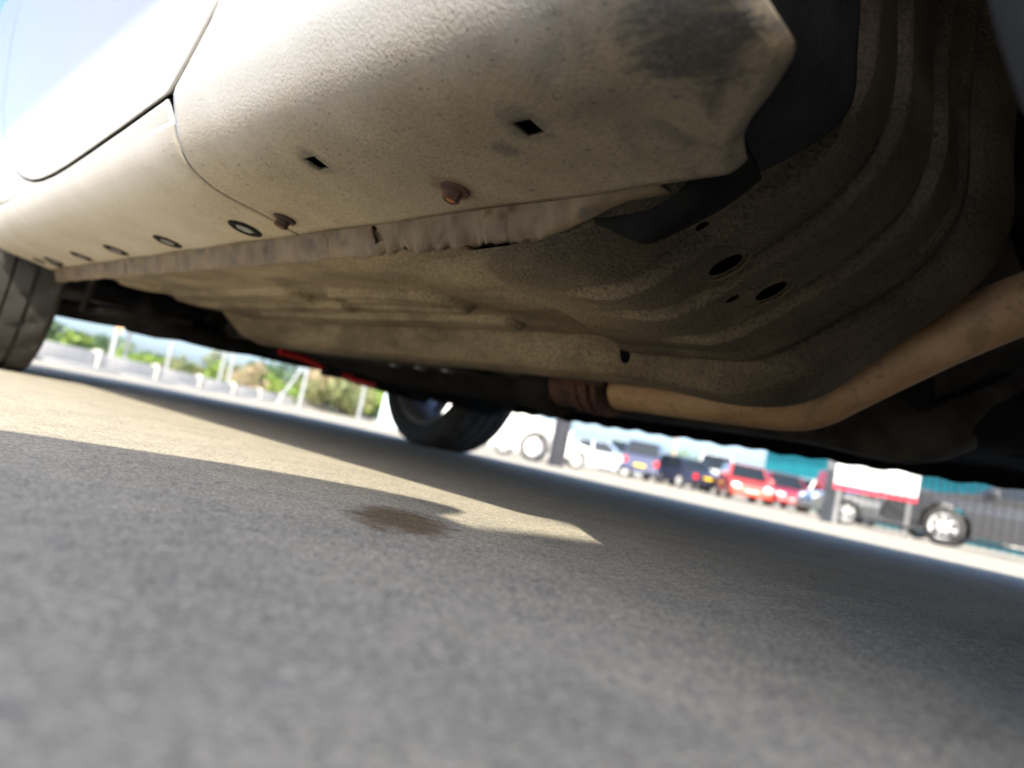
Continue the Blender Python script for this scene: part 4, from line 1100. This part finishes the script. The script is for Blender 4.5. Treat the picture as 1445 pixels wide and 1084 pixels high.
BUSH = [(13.7, 43, 1.15, 2.6, 'leaf_lime', 'bright lime bush just over the wall near the front tyre'), (17.0, 56, 1.5, 2.4, 'leaf_lime', 'small lime bush right of the amber lamp column'),
        (20.2, 70, 2.0, 5.0, 'leaf_dark', 'dark bush left of the paired posts'), (21.6, 64, 2.1, 3.4, 'leaf_olive', 'olive bush left of the paired posts'),
        (22.6, 60, 1.5, 2.2, 'leaf_lime', 'lime bush at the foot of the paired posts'), (24.2, 66, 2.6, 3.6, 'leaf_olive', 'olive bush right of the paired posts'),
        (24.7, 60, 1.9, 2.6, 'leaf_straw', 'dry brown bush right of the paired posts'), (25.7, 68, 3.0, 3.4, 'leaf_dark', 'dark green bush left of the braced post'),
        (26.4, 62, 2.2, 2.6, 'leaf_lime', 'lime bush left of the braced post'), (28.6, 72, 3.4, 4.0, 'leaf_lime', 'tall lime bush behind the braced post'),
        (30.0, 68, 4.0, 4.0, 'leaf_straw', 'tall straw-coloured bush right of the braced post'), (31.2, 64, 3.2, 3.4, 'leaf_olive', 'olive bush between braced post and upright post'),
        (32.4, 70, 3.9, 3.4, 'leaf_straw', 'straw-coloured bush behind the upright post'), (33.6, 66, 3.0, 2.8, 'leaf_lime', 'lime bush right of the upright post'),
        (36.4, 66, 3.0, 3.6, 'leaf_olive', 'olive bush at the right of the pale blue sheeting')]
for i, (b, d, h, w, mt, lab) in enumerate(BUSH): tree('bush', lab, 'bush', 'bushes behind the boundary wall', b, d, h, w, mt, 5+i % 3, 1300, .07, 'b')
# low hill on the skyline
V, F = [], []; nb_ = 40
for i in range(nb_):
    b = -5+45*i/(nb_-1); x, y = P2(b, 260); hgt = 4.0*math.exp(-((b-8)/9)**2)+1.2
    V += [(x, y, -1.0), (x*1.10, y*1.10, hgt), (x*1.6, y*1.6, -1.0)]
for i in range(nb_-1):
    for k in range(2): F.append((i*3+k, (i+1)*3+k, (i+1)*3+k+1, i*3+k+1))
o = mesh_obj('hill', V, F, 'leaf_dark'); tag(o, 'low wooded hill on the far skyline', kind='structure')

# ------------------------------------------------------------------ unseen boards added beside the car, shaped to shade near ground and door
board = empty('shade_board', (-1.55, -1.6, 0)); MAT['board'] = simple('board_blue', (.06, .13, .33), .5)
KX, KY = SUN.x/SUN.z, SUN.y/SUN.z
def plate(name, x0, pts, mat, th=.02):
    """Upright plate in the plane x = x0; pts are (y, z)."""
    n = len(pts); V = [(x0, p[0], p[1]) for p in pts] + [(x0+th, p[0], p[1]) for p in pts]
    F = [tuple(range(n)), tuple(range(2*n-1, n-1, -1))] + [(i, i+n, (i+1) % n+n, (i+1) % n) for i in range(n)]
    o = mesh_obj(name, V, F, mat, None, False); return fit(o, board)
def shade_plate(name, x0, outline, mat):
    """outline: the shadow's edge on the ground as (along the car, across); the plate that throws it stands at x0."""
    pts = []
    for (gy_, gx_) in outline:
        z = (x0-gx_)/KX; pts.append((gy_+KY*z, z))
    return plate(name, x0, pts, mat)
XB = -1.55
shade_plate('panel', XB, [(-1.6, -.50), (.374, -.50), (.380, .10), (.380, .335), (.377, .40), (.366, .45), (.350, .497), (.375, .522), (.54, .545), (.54, .72), (-1.6, .72)], 'board')
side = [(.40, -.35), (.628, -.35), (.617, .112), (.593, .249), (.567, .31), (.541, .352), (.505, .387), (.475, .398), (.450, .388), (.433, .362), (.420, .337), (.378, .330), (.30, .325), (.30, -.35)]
zh0 = (XB-.06-.535)/KX+.05
plate('header', XB-.06, [(-3.6, zh0), (1.0, zh0), (1.0, 2.7), (-3.6, 2.7)], 'signwhite')  # added band that keeps direct sun off the door and flank
for yy in (-3.4, -2.3, .9):
    V, F = tube_data([(XB-.12, yy, 0), (XB-.12, yy, 2.68)], .04, 14); fit(mesh_obj('post', V, F, 'steel', None, True, 40), board)
tag(board, 'added out-of-view shade board, blue under a long white header, left of the car', 'sign')
# small unseen board added close by to throw a crisp shade edge
small = empty('close_shade_board', (-.50, -.6, 0))
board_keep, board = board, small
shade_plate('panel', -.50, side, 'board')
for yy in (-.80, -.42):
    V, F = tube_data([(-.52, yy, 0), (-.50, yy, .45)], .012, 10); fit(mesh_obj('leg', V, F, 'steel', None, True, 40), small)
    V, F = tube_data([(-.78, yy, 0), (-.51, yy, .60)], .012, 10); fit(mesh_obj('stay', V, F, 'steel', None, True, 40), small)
tag(small, 'added out-of-view small blue board shading the concrete left of the white car', 'sign')
